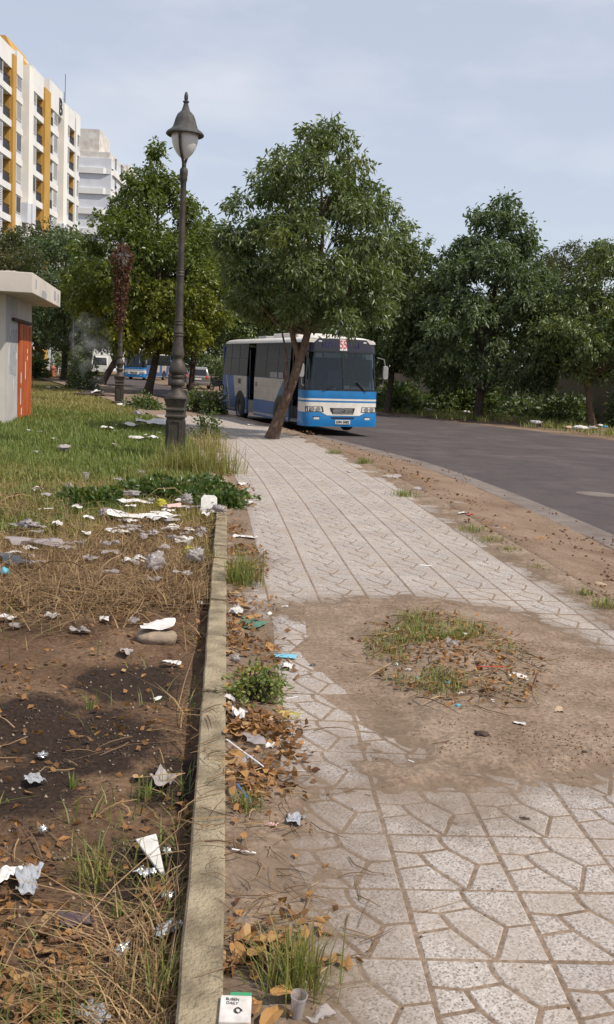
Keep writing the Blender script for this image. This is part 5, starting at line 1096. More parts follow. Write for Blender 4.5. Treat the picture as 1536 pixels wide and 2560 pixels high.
# ------------------------------------------------------------------ litter
M['wpaper'] = mat('white_paper', (.66, .63, .60), (.48, .44, .41), 22, .85)
M['foam'] = mat('white_foam', (.74, .72, .69), (.58, .55, .51), 25, .7)
M['film'] = filmmat('clear_film', (.60, .55, .54), .40, .2)
M['filmg'] = filmmat('grey_film', (.42, .37, .37), .62, .3)
M['filmy'] = filmmat('yellow_film', (.62, .56, .06), .62, .25)
M['filmb'] = filmmat('dark_film', (.05, .055, .065), .85, .3)
M['foil'] = flat('aluminium_foil', (.78, .76, .73), .24, .8)
M['net'] = mat('green_net', (.10, .22, .15), (.06, .13, .09), 60, .8)
M['mask'] = flat('mask_blue', (.16, .42, .55), .8); M['strawb'] = flat('straw_blue', (.02, .17, .48), .35); M['straww'] = flat('straw_white', (.78, .77, .76), .35)
M['cloth'] = mat('olive_cloth', (.42, .37, .11), (.33, .27, .08), 25, .95); M['rock'] = mat('rubble_stone', (.34, .26, .19), (.22, .165, .12), 7, .95, bump=.6, bscale=30)
M['purple'] = mat('dark_sachet', (.06, .035, .04), (.13, .09, .095), 30, .35); M['rag'] = mat('grey_rag', (.36, .32, .30), (.24, .21, .20), 20, .9)
M['stick'] = mat('brown_stick', (.12, .055, .03), (.20, .11, .065), 12, .9); M['pink'] = mat('pink_paper', (.68, .44, .42), (.60, .36, .33), 18, .8)
M['redp'] = flat('red_plastic', (.48, .05, .03), .45); M['cgreen'] = flat('carton_green', (.05, .27, .13), .6); M['dung'] = mat('dark_clod', (.055, .034, .026), (.10, .07, .055), 25, .95, bump=.6, bscale=60)
M['cyan'] = flat('cyan_plastic', (.08, .40, .52), .4); M['tan'] = mat('tan_plastic', (.46, .33, .22), (.38, .26, .17), 15, .7)
def ridge(d, g_, k, n):
    r = 0
    for _ in range(n): q = g_.normal(0, 1, 3); q /= np.linalg.norm(q); r = r + np.abs(np.sin(d @ q * k * g_.uniform(.6, 1.5) + g_.uniform(0, 6)))
    return r / n
def blob(w_, d_, h_, seed, amp=.5, k=4.5, nu=20, nv=12):
    """crumpled closed lump resting on its flat underside"""
    g_ = np.random.default_rng(seed); th = np.linspace(0, math.pi, nv); ph = np.linspace(0, 2 * math.pi, nu, endpoint=False)
    D = np.array([[(math.sin(a) * math.cos(b), math.sin(a) * math.sin(b), math.cos(a)) for b in ph] for a in th]).reshape(-1, 3)
    r = 1 - amp * ridge(D, g_, k, 3) + .15 * amp * g_.normal(0, .5, len(D)); P = D * r[:, None] * np.array([w_ / 2, d_ / 2, h_ * .62]); P[:, 2] = np.maximum(P[:, 2] + h_ * .28, 0.0)
    i = np.arange(nv - 1)[:, None] * nu; j = np.arange(nu)[None, :]; F = np.stack([i + j, i + (j + 1) % nu, i + nu + (j + 1) % nu, i + nu + j], -1).reshape(-1, 4)[:, ::-1]
    return P, F
def sheet(w_, d_, h_, seed, k=4, n=13, fold=.3):
    g_ = np.random.default_rng(seed); u, v = np.meshgrid(np.linspace(-.5, .5, n), np.linspace(-.5, .5, n), indexing='ij')
    D = np.stack([u, v, 0 * u], -1).reshape(-1, 3) * 2; rr_ = fbm(D[:, 0] * 1.1 + seed, D[:, 1] * 1.1, seed % 50, 2); z = .55 * rr_ + .45 * ridge(D, g_, k * .45, 2) + (.35 * ridge(D, g_, k * 1.6, 3) if k > 5 else .12 * ridge(D, g_, k, 2))
    z = (z - z.min()) / (z.max() - z.min() + 1e-9) * h_ * .8; th = np.arctan2(D[:, 1], D[:, 0]); rad = np.maximum(np.abs(D[:, 0]), np.abs(D[:, 1])) + 1e-6
    cut = 1 - .16 * (np.sin(th * 2 + g_.uniform(0, 6)) + np.sin(th * 3 + g_.uniform(0, 6)) * .7 + np.sin(th * 7 + g_.uniform(0, 6)) * .35) - .1
    x = D[:, 0] * w_ / 2 * cut; y = D[:, 1] * d_ / 2 * cut; x = x + g_.normal(0, .3) * y * .5; y = y + fold * (z - h_ / 2)
    return np.stack([x, y, z + .003], 1), gridfaces(n, n)
def litter(kind, name, label, cat, px, py, w_, d_, h_, m_, seed, rz=None, z0=-.07, zf=None, group=None, rx_=0.0, zoff=0.0, **kw):
    x, y = G(px, py, z0); z = zf(x, y) if zf else surf(x, y)
    if zf is None: x, y = G(px, py, z); z = surf(x, y)
    g_ = np.random.default_rng(seed)
    if z0 < -.05 and py > 1150: e_ = 1.45 if 1200 < py < 1480 else 1.15; w_, d_, h_ = w_ * e_, d_ * e_, h_ * 1.2; zoff += .09 if 1200 < py < 1480 else .015
    if z0 < -.05 and py <= 1150: w_, d_, zoff = w_ * 1.25, d_ * 1.25, zoff + .12
    if kind == 'blob' and m_.startswith('film') and not kw: kw = dict(amp=.8, k=5.5, nu=26, nv=15)
    V, F = (blob if kind == 'blob' else sheet)(w_, d_, h_, seed, **kw)
    o = obj(name, npmesh(name, V, F, M[m_], m_ != 'foil' and not (kind == 'blob' and m_.startswith('film'))), None); o.location = (x, y, float(z) - .004 + zoff); o.rotation_euler = (rx_, 0, g_.uniform(0, 6.28) if rz is None else rz)
    return tag(o, label, cat, group)
PB = 'plastic_bag'
for i, a in enumerate([
 ('blob', PB, 'crumpled yellow plastic bag on the rubbish heap beside the clear bag', 'bag', 403, 1284, .20, .15, .13, 'filmy'),
 ('blob', PB, 'clear crumpled bag standing up right of the yellow bag', 'bag', 466, 1278, .20, .14, .17, 'film'),
 ('sheet', 'torn_paper', 'pinkish crumpled paper between the yellow bag and the clear bag', 'paper', 432, 1284, .22, .16, .05, 'pink'),
 ('sheet', 'foam_sheet', 'long white foam sheet at the front of the rubbish heap', 'foam', 318, 1312, .40, .30, .05, 'foam'),
 ('sheet', 'foam_sheet', 'white folded foam sheet lying right of the long foam sheet', 'foam', 400, 1318, .30, .26, .08, 'foam'),
 ('sheet', 'torn_paper', 'thin white torn paper on top of the rubbish heap behind the long foam sheet', 'paper', 335, 1275, .26, .14, .05, 'wpaper'),
 ('blob', PB, 'pale clear bag at the back of the rubbish heap', 'bag', 330, 1258, .26, .18, .10, 'film'),
 ('blob', PB, 'large upright clear bag in dry straw above the orange leaf', 'bag', 388, 1448, .22, .17, .20, 'film'),
 ('blob', PB, 'clear bag leaning near the kerb strip below a yellow bag', 'bag', 488, 1428, .20, .16, .15, 'film'),
 ('blob', PB, 'small yellow bag tucked behind the clear bag near the kerb', 'bag', 472, 1402, .12, .10, .07, 'filmy'),
 ('blob', PB, 'grey crumpled film below the white foam sheets', 'bag', 383, 1362, .16, .12, .08, 'filmg'),
 ('blob', PB, 'grey crumpled film between the two cups and the straw', 'bag', 430, 1368, .14, .10, .05, 'filmg'),
 ('blob', PB, 'grey film bag lying on the end of the kerb strip', 'bag', 548, 1298, .22, .15, .10, 'filmg'),
 ('blob', PB, 'grey film bag half sunk in straw left of the straw heap', 'bag', 72, 1338, .24, .18, .10, 'filmg'),
 ('sheet', PB, 'flattened grey bag below the half sunk grey bag', 'bag', 92, 1385, .34, .22, .07, 'filmg'),
 ('blob', PB, 'mauve film bag left of the long foam sheet', 'bag', 257, 1312, .10, .10, .13, 'filmg'),
 ('sheet', 'dark_bag', 'dark grey bag at the left edge of the straw heap', 'bag', 30, 1428, .30, .16, .06, 'filmb'),
 ('blob', 'cyan_scrap', 'small cyan plastic piece beside the dark grey bag', 'plastic', 10, 1462, .09, .07, .06, 'cyan'),
 ('sheet', 'paper_scrap', 'white folded paper on straw left of the mauve film', 'paper', 218, 1318, .12, .07, .03, 'wpaper'),
 ('sheet', 'paper_scrap', 'white bent paper right of the half sunk grey bag', 'paper', 143, 1334, .12, .08, .05, 'wpaper'),
 ('sheet', 'paper_scrap', 'white paper caught in weeds left of the curved stick', 'paper', 97, 1244, .16, .10, .05, 'wpaper'),
 ('blob', PB, 'clear rumpled bag in weeds behind the curved stick', 'bag', 172, 1240, .16, .12, .12, 'film'),
 ('blob', PB, 'clear plastic bag at the foot of the creeping weed mat', 'bag', 352, 1192, .30, .2, .12, 'film'),
 ('blob', PB, 'greenish clear bag beside the white cup near the kerb', 'bag', 503, 1352, .13, .10, .08, 'film'),
 ('sheet', 'white_cloth', 'large crumpled white cloth lying in the grass left of the lamp', 'cloth', 388, 1074, .75, .75, .22, 'wpaper'),
 ('blob', PB, 'clear bag in the grass beyond the crumpled white cloth', 'bag', 348, 1046, .5, .4, .22, 'film'),
 ('sheet', 'torn_paper', 'white torn paper in the grass left of the crumpled white cloth', 'paper', 318, 1076, .45, .4, .12, 'wpaper'),
 ('sheet', 'torn_paper', 'small white paper in the green grass far left of the white cloth', 'paper', 268, 1082, .24, .2, .07, 'wpaper'),
 ('sheet', 'torn_paper', 'flat white paper on yellow grass in front of the white cloth', 'paper', 345, 1110, .42, .3, .07, 'wpaper'),
 ('sheet', 'torn_paper', 'white paper next to the plinth of the front lamp', 'paper', 384, 1108, .24, .2, .08, 'wpaper'),
 ('blob', PB, 'dusty grey bag alone in the grass in front of the shed', 'bag', 160, 1138, .42, .25, .12, 'rag'),
 ('sheet', 'torn_paper', 'white scrap on the grass near the second lamp', 'paper', 308, 1016, .3, .3, .1, 'wpaper'),
 ('sheet', 'torn_paper', 'white scrap in the shade near the third lamp', 'paper', 135, 975, .6, .5, .12, 'wpaper'),
 ('sheet', 'paper_on_stone', 'crumpled dirty white paper lying on top of the brown stone', 'paper', 394, 1600, .21, .15, .045, 'wpaper', dict(zoff=.072, rz=.3)),
 ('blob', 'foil_ball', 'shiny crumpled foil on the charred soil at its upper edge', 'foil', 108, 1896, .10, .07, .03, 'foil', dict(amp=.9, k=9)),
 ('sheet', 'foil_sheet', 'flat crumpled foil on black ash below the upper foil', 'foil', 85, 1962, .09, .07, .03, 'foil', dict(k=9)),
 ('sheet', 'grey_rag', 'grey rag lying among dead weeds by the kerb', 'rag', 408, 1968, .10, .12, .05, 'rag'),
 ('blob', 'foil_ball', 'foil crumpled against the white foam block', 'foil', 418, 2148, .06, .06, .05, 'foil', dict(amp=.9, k=9)),
 ('sheet', 'foil_sheet', 'torn foil strip below the white foam block', 'foil', 360, 2198, .05, .07, .03, 'foil', dict(k=9)),
 ('blob', 'foil_ball', 'foil piece at the foot of the kerb above the brown branch', 'foil', 420, 2256, .06, .07, .04, 'foil', dict(amp=.9, k=9)),
 ('sheet', 'foil_sheet', 'wide foil and paper wrapper at the left of the plot', 'foil', 70, 2216, .15, .08, .04, 'foil', dict(k=8)),
 ('sheet', 'foam_sheet', 'dirty white foam piece left of the wide foil wrapper', 'foam', 14, 2210, .10, .07, .04, 'foam'),
 ('blob', 'foil_ball', 'clear and silver scrap behind the big curled leaf', 'foil', 108, 2088, .05, .05, .045, 'foil', dict(amp=.8, k=8)),
 ('blob', 'foil_ball', 'biggest crumpled foil ball below the brown branch', 'foil', 306, 2396, .095, .07, .05, 'foil', dict(amp=.9, k=9)),
 ('sheet', 'foil_sheet', 'twisted foil strip next to the kerb below the brown branch', 'foil', 418, 2336, .05, .10, .03, 'foil', dict(k=9, rz=-.6)),
 ('sheet', 'foil_sheet', 'bright foil sheet at the near end of the plot', 'foil', 230, 2552, .12, .06, .03, 'foil', dict(k=9)),
 ('sheet', 'sachet', 'dark purple sachet leaning on the brown branch', 'wrapper', 185, 2308, .075, .085, .02, 'purple', dict(rz=.5)),
 ('sheet', 'paper_scrap', 'small white paper on brown soil above the charred patch', 'paper', 396, 1750, .05, .03, .01, 'wpaper'),
 ('sheet', 'paper_scrap', 'white paper scraps in yellow straw below the brown stone', 'paper', 425, 1665, .09, .08, .03, 'wpaper'),
 ('sheet', 'paper_scrap', 'white paper in straw above the brown stone', 'paper', 505, 1515, .07, .05, .02, 'wpaper'),
 ('sheet', 'paper_scrap', 'dusty pale paper at the plot edge above the brown stone', 'paper', 440, 1500, .10, .06, .03, 'rag'),
 # between the kerb strip and the tiles
 ('blob', PB, 'clear bag stuffed with white paper above the green net', 'bag', 592, 1536, .13, .13, .11, 'film', dict(z0=0)),
 ('sheet', 'torn_paper', 'white paper inside the clear bag by the kerb', 'paper', 590, 1540, .09, .08, .06, 'wpaper', dict(z0=0, zoff=.02)),
 ('sheet', 'green_net', 'torn green netting lying across the leaf litter', 'net', 622, 1560, .25, .22, .03, 'net', dict(z0=0)),
 ('blob', 'foam_bit', 'white foam lump at the right of the green net', 'foam', 674, 1536, .055, .035, .03, 'foam', dict(z0=0, amp=.2)),
 ('sheet', 'paper_scrap', 'white oval scrap on the dirt right of the foam lump', 'paper', 715, 1517, .07, .04, .015, 'wpaper', dict(z0=0, rz=.1)),
 ('sheet', PB, 'rumpled clear film on dirt below the foam lump', 'bag', 706, 1555, .10, .06, .03, 'film', dict(z0=0)),
 ('sheet', 'torn_paper', 'crumpled white tissue below the blue face mask', 'paper', 720, 1672, .10, .08, .05, 'wpaper', dict(z0=0)),
 ('sheet', 'paper_scrap', 'small torn white tissue left of the crumpled tissue', 'paper', 675, 1686, .05, .04, .02, 'wpaper', dict(z0=0)),
 ('blob', PB, 'clear shiny bag against the kerb above the bushy weed', 'bag', 590, 1652, .09, .08, .06, 'film', dict(z0=0)),
 ('sheet', PB, 'pinkish flat film above the bushy weed', 'bag', 622, 1680, .08, .06, .02, 'filmg', dict(z0=0)),
 ('blob', 'dark_lump', 'small black bag knot on the tile edge', 'bag', 782, 1664, .055, .03, .02, 'filmb', dict(z0=0, amp=.3)),
 ('sheet', 'torn_paper', 'curled white paper arching over leaves by the kerb', 'paper', 598, 1792, .13, .09, .07, 'wpaper', dict(z0=0)),
 ('sheet', 'torn_paper', 'folded cream paper tucked behind the curled white paper', 'paper', 575, 1752, .07, .05, .05, 'wpaper', dict(z0=0)),
 ('sheet', 'olive_cloth', 'flat olive yellow cloth on the tiles beside the bushy weed', 'cloth', 720, 1786, .16, .12, .015, 'cloth', dict(z0=0)),
 ('sheet', 'paper_scrap', 'cream crinkled paper below the olive cloth', 'paper', 672, 1806, .09, .07, .03, 'tan', dict(z0=0)),
 ('sheet', PB, 'smooth grey brown plastic pouch lying on the leaves', 'bag', 634, 1856, .105, .15, .03, 'filmg', dict(z0=0, k=2, rz=.35, zoff=.015)),
 ('sheet', PB, 'smaller grey brown plastic film under the white straw', 'bag', 604, 1905, .09, .08, .02, 'filmg', dict(z0=0, k=2, zoff=.01)),
 ('sheet', 'torn_paper', 'white crinkled scrap right of the grey brown pouch', 'paper', 678, 1868, .05, .06, .025, 'wpaper', dict(z0=0)),
 ('blob', 'foam_bit', 'small white ball left of the two white stubs', 'foam', 720, 1858, .022, .02, .018, 'foam', dict(z0=0, amp=.2)),
 ('sheet', 'foil_sheet', 'crushed silver wrapper at the edge of the leaf litter', 'foil', 737, 2052, .07, .08, .03, 'foil', dict(z0=0, k=9)),
 ('sheet', 'paper_scrap', 'pink paper scrap between the leaves and the silver wrapper', 'paper', 680, 2062, .055, .03, .015, 'pink', dict(z0=0)),
 ('sheet', PB, 'white and clear wrapper behind the dry grass tuft', 'bag', 806, 2545, .08, .05, .03, 'film', dict(z0=0)),
 ('sheet', 'torn_paper', 'pile of white torn paper beside the creeping weed on the pavement', 'paper', 612, 1262, .22, .40, .06, 'wpaper', dict(z0=0)),
 ('sheet', 'torn_paper', 'rolled white paper on the leaves further up the pavement', 'paper', 604, 1212, .24, .12, .05, 'wpaper', dict(z0=0)),
 ('sheet', 'torn_paper', 'two layered white paper strips on leaves above the long bladed tuft', 'paper', 612, 1345, .16, .22, .04, 'wpaper', dict(z0=0)),
 ('blob', PB, 'clear bag beside the pile of white torn paper', 'bag', 600, 1246, .16, .2, .1, 'film', dict(z0=0)),
 # tree pit
 ('sheet', 'white_wrapper', 'square white printed wrapper at the right edge of the tree pit', 'wrapper', 1304, 1694, .085, .075, .02, 'wpaper', dict(z0=0, rz=-.2)),
 ('sheet', PB, 'grey clear bag lying on the grass of the tree pit', 'bag', 1132, 1614, .14, .09, .04, 'film', dict(z0=0)),
 ('sheet', 'paper_scrap', 'white paper among grass at the top of the tree pit', 'paper', 1160, 1592, .05, .05, .03, 'wpaper', dict(z0=0)),
 ('sheet', 'paper_scrap', 'grey cardboard flap at the upper left of the tree pit', 'paper', 1003, 1576, .11, .06, .02, 'rag', dict(z0=0)),
 ('sheet', 'foil_sheet', 'silver and white shell shaped scrap on bare dirt below the tree pit', 'foil', 1298, 1812, .065, .04, .02, 'wpaper', dict(z0=0)),
 ('blob', 'cyan_bit', 'pale blue plastic bit in the lower rim of the tree pit', 'plastic', 1146, 1762, .04, .03, .02, 'cyan', dict(z0=0)),
 ('blob', 'foam_bit', 'small white cup piece at the left rim of the tree pit', 'foam', 992, 1660, .03, .03, .025, 'foam', dict(z0=0)),
 ('sheet', 'paper_scrap', 'small white paper in the lower right rim of the tree pit', 'paper', 1232, 1752, .035, .03, .012, 'wpaper', dict(z0=0)),
 ('blob', 'dirt_clod', 'dark clod of dung lying on the near tiles', 'clod', 1312, 2050, .075, .045, .022, 'dung', dict(z0=0, amp=.6, k=8)),
 ('blob', 'dirt_clod', 'dark crumbled clod on the dirt below the tree pit', 'clod', 1205, 1836, .12, .09, .03, 'dung', dict(z0=0, amp=.7, k=9)),
 ('blob', 'dirt_clod', 'small dark clod at the right of the dirt patch', 'clod', 1462, 1880, .05, .04, .02, 'dung', dict(z0=0, amp=.7, k=9)),
 ('sheet', 'dry_scrap', 'greyish dry scrap on bare dirt right of the shell shaped scrap', 'scrap', 1398, 1774, .09, .05, .012, 'tan', dict(z0=0)),
]):
    kw = a[10] if len(a) > 10 else {}
    litter(*a[:10], 700 + i, **kw)
vz = lambda x, y: max(float(bed_z(x, y)), verge_z(x, y))
for i, a in enumerate([('sheet', 'torn_paper', 'pale rag on the pavement edge beside the leafy grass', 'paper', 872, 1184, .16, .1, .03, 'wpaper'), ('sheet', PB, 'grey bag heap on the verge next to a grass patch', 'bag', 982, 1200, .32, .2, .06, 'film'),
        ('sheet', 'white_wrapper', 'red and white wrapper on the dirt verge', 'wrapper', 1160, 1294, .14, .1, .04, 'wpaper'), ('sheet', 'dry_scrap', 'brown cardboard strip on the dirt verge above the wrapper', 'scrap', 1138, 1264, .24, .12, .03, 'rag'),
        ('sheet', 'paper_scrap', 'pale flat paper at the right of the dirt verge', 'paper', 1502, 1472, .12, .07, .02, 'tan'), ('sheet', 'dry_scrap', 'grey strip on the verge below the red and white wrapper', 'scrap', 1250, 1330, .16, .08, .02, 'rag'), ('sheet', PB, 'grey film beside the grass patch near grey litter', 'bag', 1046, 1232, .2, .12, .06, 'film'),
        ('sheet', 'torn_paper', 'white paper lying on shaded pavement left of the leaning trunk', 'paper', 625, 1066, .3, .2, .06, 'wpaper'), ('sheet', 'paper_scrap', 'white slip of paper in the middle of the far tiles', 'paper', 732, 1170, .14, .08, .01, 'wpaper')]):
    litter(*a, 800 + i, z0=-.03, zf=vz)
o = litter('sheet', 'red_scrap', 'thin red plastic scrap touching the red and white wrapper', 'plastic', 1176, 1298, .14, .05, .02, 'redp', 815, z0=-.03, zf=vz)
# rubbish along the far kerb
for i, (px, py, m_, w_, lb) in enumerate([(1512, 1076, 'cyan', .35, 'cyan plastic bag on the far verge right of the slim trunk'), (1500, 1072, 'wpaper', .35, 'white bag at the foot of the slim trunk'), (1450, 1082, 'wpaper', .7, 'pale heap of torn bags on the far verge'), (1480, 1080, 'rag', .5, 'dusty sack on the far verge near the pale heap'),
        (1340, 1066, 'wpaper', .6, 'white torn bag on the far verge between trees'), (1165, 1038, 'wpaper', .5, 'white bag at the foot of the tallest tree'), (1072, 1033, 'wpaper', .5, 'white bag on the far verge near the thin stemmed tree'), (1420, 1080, 'tan', .5, 'tan scrap heap on the far verge'), (1290, 1052, 'film', .5, 'grey bag in the shade right of the tallest tree')]):
    litter('blob', PB, lb, 'bag', px, py, w_, w_ * .7, w_ * .35, m_, 830 + i, z0=-.1, zf=lambda x, y: -.1)
# small scraps strewn about, alike but for where they lie
g_ = np.random.default_rng(41)
for i in range(105):
    py = float(g_.uniform(1060, 1440)) if i < 94 else float(g_.uniform(1480, 1800)); px = float(g_.uniform(10, 500)); litter('sheet', 'paper_scrap', 'tiny dirty white scrap strewn in the straw and soil of the plot', 'scrap', px if i % 3 else 270 + px * .5, py if i % 3 else 1210 + (py - 1060) * .45, .10, .08, .035, ('wpaper', 'film', 'filmg', 'wpaper', 'rag')[i % 5], 1000 + i, group='tiny scraps on the plot')
for i in range(22):
    py = float(g_.uniform(1180, 1760)); x_, y_ = G(568, py); litter('sheet', 'paper_scrap', 'tiny pale scrap among the leaf litter beside the kerb strip', 'scrap', 575 + float(g_.uniform(0, 90)), py, .05, .035, .012, ('wpaper', 'film', 'tan', 'wpaper')[i % 4], 1150 + i, z0=0, group='tiny scraps in the kerb litter')
for i in range(14):
    a_ = g_.uniform(0, 6.28); litter('sheet', 'paper_scrap', 'tiny pale scrap in the rubbish of the tree pit', 'scrap', 1130 + 160 * math.cos(a_) * g_.random(), 1665 + 100 * math.sin(a_) * g_.random() ** .5, .035, .025, .01, ('wpaper', 'film', 'tan', 'cyan')[i % 4], 1180 + i, z0=0, group='tiny scraps in the tree pit')
# stone under the paper
x, y = G(392, 1602, -.07); V, F = blob(.34, .24, .13, 77, .25, 3, 26, 14); o = obj('rubble_stone', npmesh('rubble_stone', V, F, M['rock'], True)); o.location = (x, y, float(plot_z(x, y)) - .02); tag(o, 'flat brown stone on the plot with paper on top', 'stone')
x, y = G(372, 2146, -.07); mb = MB(); mb.prism([(-.045, .085), (.035, .09), (.06, -.095), (.045, -.10)], 'z', 0, .025); o = mb.build('foam_block', M['foam'], None, bev=.004); o.location = (x, y, float(plot_z(x, y)) + .025); o.rotation_euler = (.35, -.25, .1); tag(o, 'wedge shaped white foam block on the burnt plot beside foil', 'foam')
x, y = G(522, 1290, -.07); mb = MB(); mb.prism([(-.10, 0), (.10, 0), (.095, .19), (.06, .22), (-.07, .22), (-.10, .18)], 'y', -.012, .012); ft = mb.build('foam_tray', M['foam'], None, bev=.006); ft.location = (x, y, float(plot_z(x, y)) + .03); ft.rotation_euler = (-.35, 0, .1); tag(ft, 'bright white foam tray propped upright in the creeping weed', 'foam tray')
def cup(name, label, px, py, r, h, m_, z0=-.07, tilt=0.0):
    x, y = G(px, py, z0); mb = MB(); mb.lathe([(r * .72, 0), (r * .72, .002), (r, h), (r * 1.06, h), (r * 1.06, h - .006), (r * .95, h - .006), (r * .68, .004), (.001, .004)], 20, cap=False); mb.lathe([(.001, .0005), (r * .72, .0005)], 20, cap=False)
    o = mb.build(name, M[m_], None, 40); o.location = (x, y, surf(x, y)); o.rotation_euler = (tilt, tilt * .4, 0); return tag(o, label, 'cup')
cup('paper_cup', 'white paper cup standing in straw near the kerb', 466, 1372, .038, .10, 'foam', tilt=.1); cup('plastic_cup', 'clear plastic cup with white lid in the yellow grass', 215, 1205, .05, .14, 'film'); cup('plastic_cup', 'greenish clear plastic cup standing by the dry grass tuft at the kerb', 742, 2545, .022, .075, 'film', 0, .12)
# the printed carton at the kerb
x, y = G(596, 2545, 0); t = thing('printed_carton', 'white printed carton with green band lying on leaves against the kerb', 'carton', (x - .005, y - .02, surf(x, y) + .012), R(2))
mb = MB(); mb.box((-.045, -.06, 0), (.04, .05, .035)); bx_c = mb.build('box', M['wpaper'], t, bev=.003); mb = MB(); mb.box((-.02, .0505, .004), (.04, .066, .034)); mb.build('flap', M['cgreen'], t, bev=.002)
for j, (s_, z_) in enumerate((('BUBEN', .030), ('DAILY', .014))): text(s_, .016, M['ink'], (-.012, z_, .0362), (0, 0, R(-4)), bx_c, ext=.0003, sx=.75)
mb = MB(); mb.tube([(.004 + .012 * math.cos(a * 2.2) * (1 - a * .12), -.018 + .011 * math.sin(a * 2.2) + .001 * a, .0364) for a in np.linspace(0, 5, 22)], .0014, 5); mb.build('printed_mark', M['ink'], bx_c)
# straws, sticks and stubs
def rod(name, label, cat, a, b, r_, m_, z0=0, lift=.012, bend=0.0, group=None, zf=None):
    (x0, y0), (x1, y1) = G(*a, z0), G(*b, z0); f = zf or surf; mb = MB()
    q = [(x0, y0, f(x0, y0) + lift), ((x0 + x1) / 2 + bend, (y0 + y1) / 2, (f(x0, y0) + f(x1, y1)) / 2 + lift + abs(bend)), (x1, y1, f(x1, y1) + lift)]
    o = mb.tube(spline(q, 5), r_, 7).build(name, M[m_], None, 50); return tag(o, label, cat, group)
rod('drinking_straw', 'long white drinking straw lying across the leaves by the kerb', 'straw', (566, 1868), (658, 1934), .0035, 'straww', lift=.03)
rod('drinking_straw', 'grey blue bent straw crossing the blue straw', 'straw', (590, 1976), (628, 1946), .0032, 'filmb', lift=.02); rod('drinking_straw', 'blue and white drinking straw in the kerb leaves', 'straw', (592, 1978), (626, 2025), .004, 'strawb', lift=.025)
rod('drinking_straw', 'thin white straw end lying below the dry leaves', 'straw', (580, 2137), (640, 2143), .003, 'straww', lift=.01); rod('drinking_straw', 'pale grey straw above the blue face mask', 'straw', (628, 1606), (668, 1628), .003, 'filmg', lift=.02)
rod('wooden_stick', 'reddish wooden stick right of the grey brown pouch', 'stick', (698, 1852), (745, 1905), .004, 'tan'); rod('white_stub', 'white stub on the dirt right of the small white ball', 'stub', (743, 1858), (762, 1858), .0035, 'straww', lift=.005)
rod('white_stub', 'white stick lying flat on the far tiles', 'stick', (1050, 1414), (1080, 1416), .006, 'straww', lift=.008); rod('white_stub', 'white stub beside the tile joint below the mud', 'stub', (1021, 1904), (1035, 1908), .0028, 'straww', lift=.004); rod('white_stub', 'thin white stick beside the bushy weed on the tiles', 'stick', (716, 1747), (745, 1742), .002, 'straww', lift=.004)
rod('white_stub', 'thin pale stick on dirt below the reddish stick', 'stick', (728, 1926), (772, 1928), .002, 'straww', lift=.004); rod('drinking_straw', 'red straw on the right rim of the tree pit', 'straw', (1190, 1702), (1262, 1700), .003, 'redp', lift=.025); rod('drinking_straw', 'red straw sticking up beside the white paper cup', 'straw', (464, 1372), (470, 1340), .003, 'redp', -.07, .04)
rod('dark_stick', 'dark curved stick standing out of the weeds', 'stick', (222, 1256), (262, 1206), .007, 'stick', -.07, .06, .06); rod('upright_stick', 'upright twig at the right side of the tree pit', 'stick', (1328, 1746), (1345, 1700), .004, 'stick', 0, .01); rod('bare_twig', 'thin bare twig on dirt left of the tree pit', 'twig', (1082, 1866), (1126, 1864), .002, 'stick', lift=.004)
x, y = G(270, 2330, -.07); t = thing('fallen_branch', 'long brown forked branch lying across the burnt plot to the kerb', 'branch', (0, 0, 0)); pts = [G(*q, -.07) for q in ((120, 2350), (200, 2335), (300, 2300), (400, 2262), (450, 2240))]
mb = MB(); mb.tube(spline([(px_, py_, float(plot_z(px_, py_)) + .018) for px_, py_ in pts], 5), np.linspace(.009, .005, 21), 7); mb.build('stem', M['stick'], t, 60)
for aa, bb in (((205, 2335), (370, 2385)), ((238, 2320), (232, 2262)), ((330, 2288), (395, 2380))):
    (x0, y0), (x1, y1) = G(*aa, -.07), G(*bb, -.07); mb = MB(); mb.tube([(x0, y0, float(plot_z(x0, y0)) + .018), ((x0 + x1) / 2, (y0 + y1) / 2, float(plot_z((x0 + x1) / 2, (y0 + y1) / 2)) + .03), (x1, y1, float(plot_z(x1, y1)) + .012)], [.005, .004, .002], 6); mb.build('side_twig', M['stick'], t, 60)
# blue face mask, pleated
x, y = G(713, 1643); t = thing('face_mask', 'pale blue pleated face mask lying at the tile edge', 'mask', (x, y, surf(x, y) + .008), R(-8)); rows = [[(u, v, .004 + .004 * (k % 2)) for u in np.linspace(-.072, .072, 6)] for k, v in enumerate(np.linspace(-.04, .04, 9))]
mb = MB(); mb.grid(np.array(rows), flip=True); mb.build('pleats', M['mask'], t); mb = MB(); mb.tube([(.07, .035, .004), (.10, .02, .004), (.10, -.02, .004), (.07, -.035, .004)], .0015, 5); mb.build('ear_loop', M['straww'], t)
# rubbish on the shed roof
for i, (xx, yy_, w_, lb) in enumerate(((-.3, 1.2, .9, 'white torn sheet lying on the shed roof'), (-1.6, .6, .5, 'white scrap on the shed roof near its front edge'))):
    V, F = sheet(w_, w_ * .8, .22, 900 + i); o = obj('roof_scrap', npmesh('roof_scrap', V, F, M['wpaper'], True)); p = sh.matrix_basis @ Vector((xx, yy_, 3.92)); o.location = p; tag(o, lb, 'scrap')

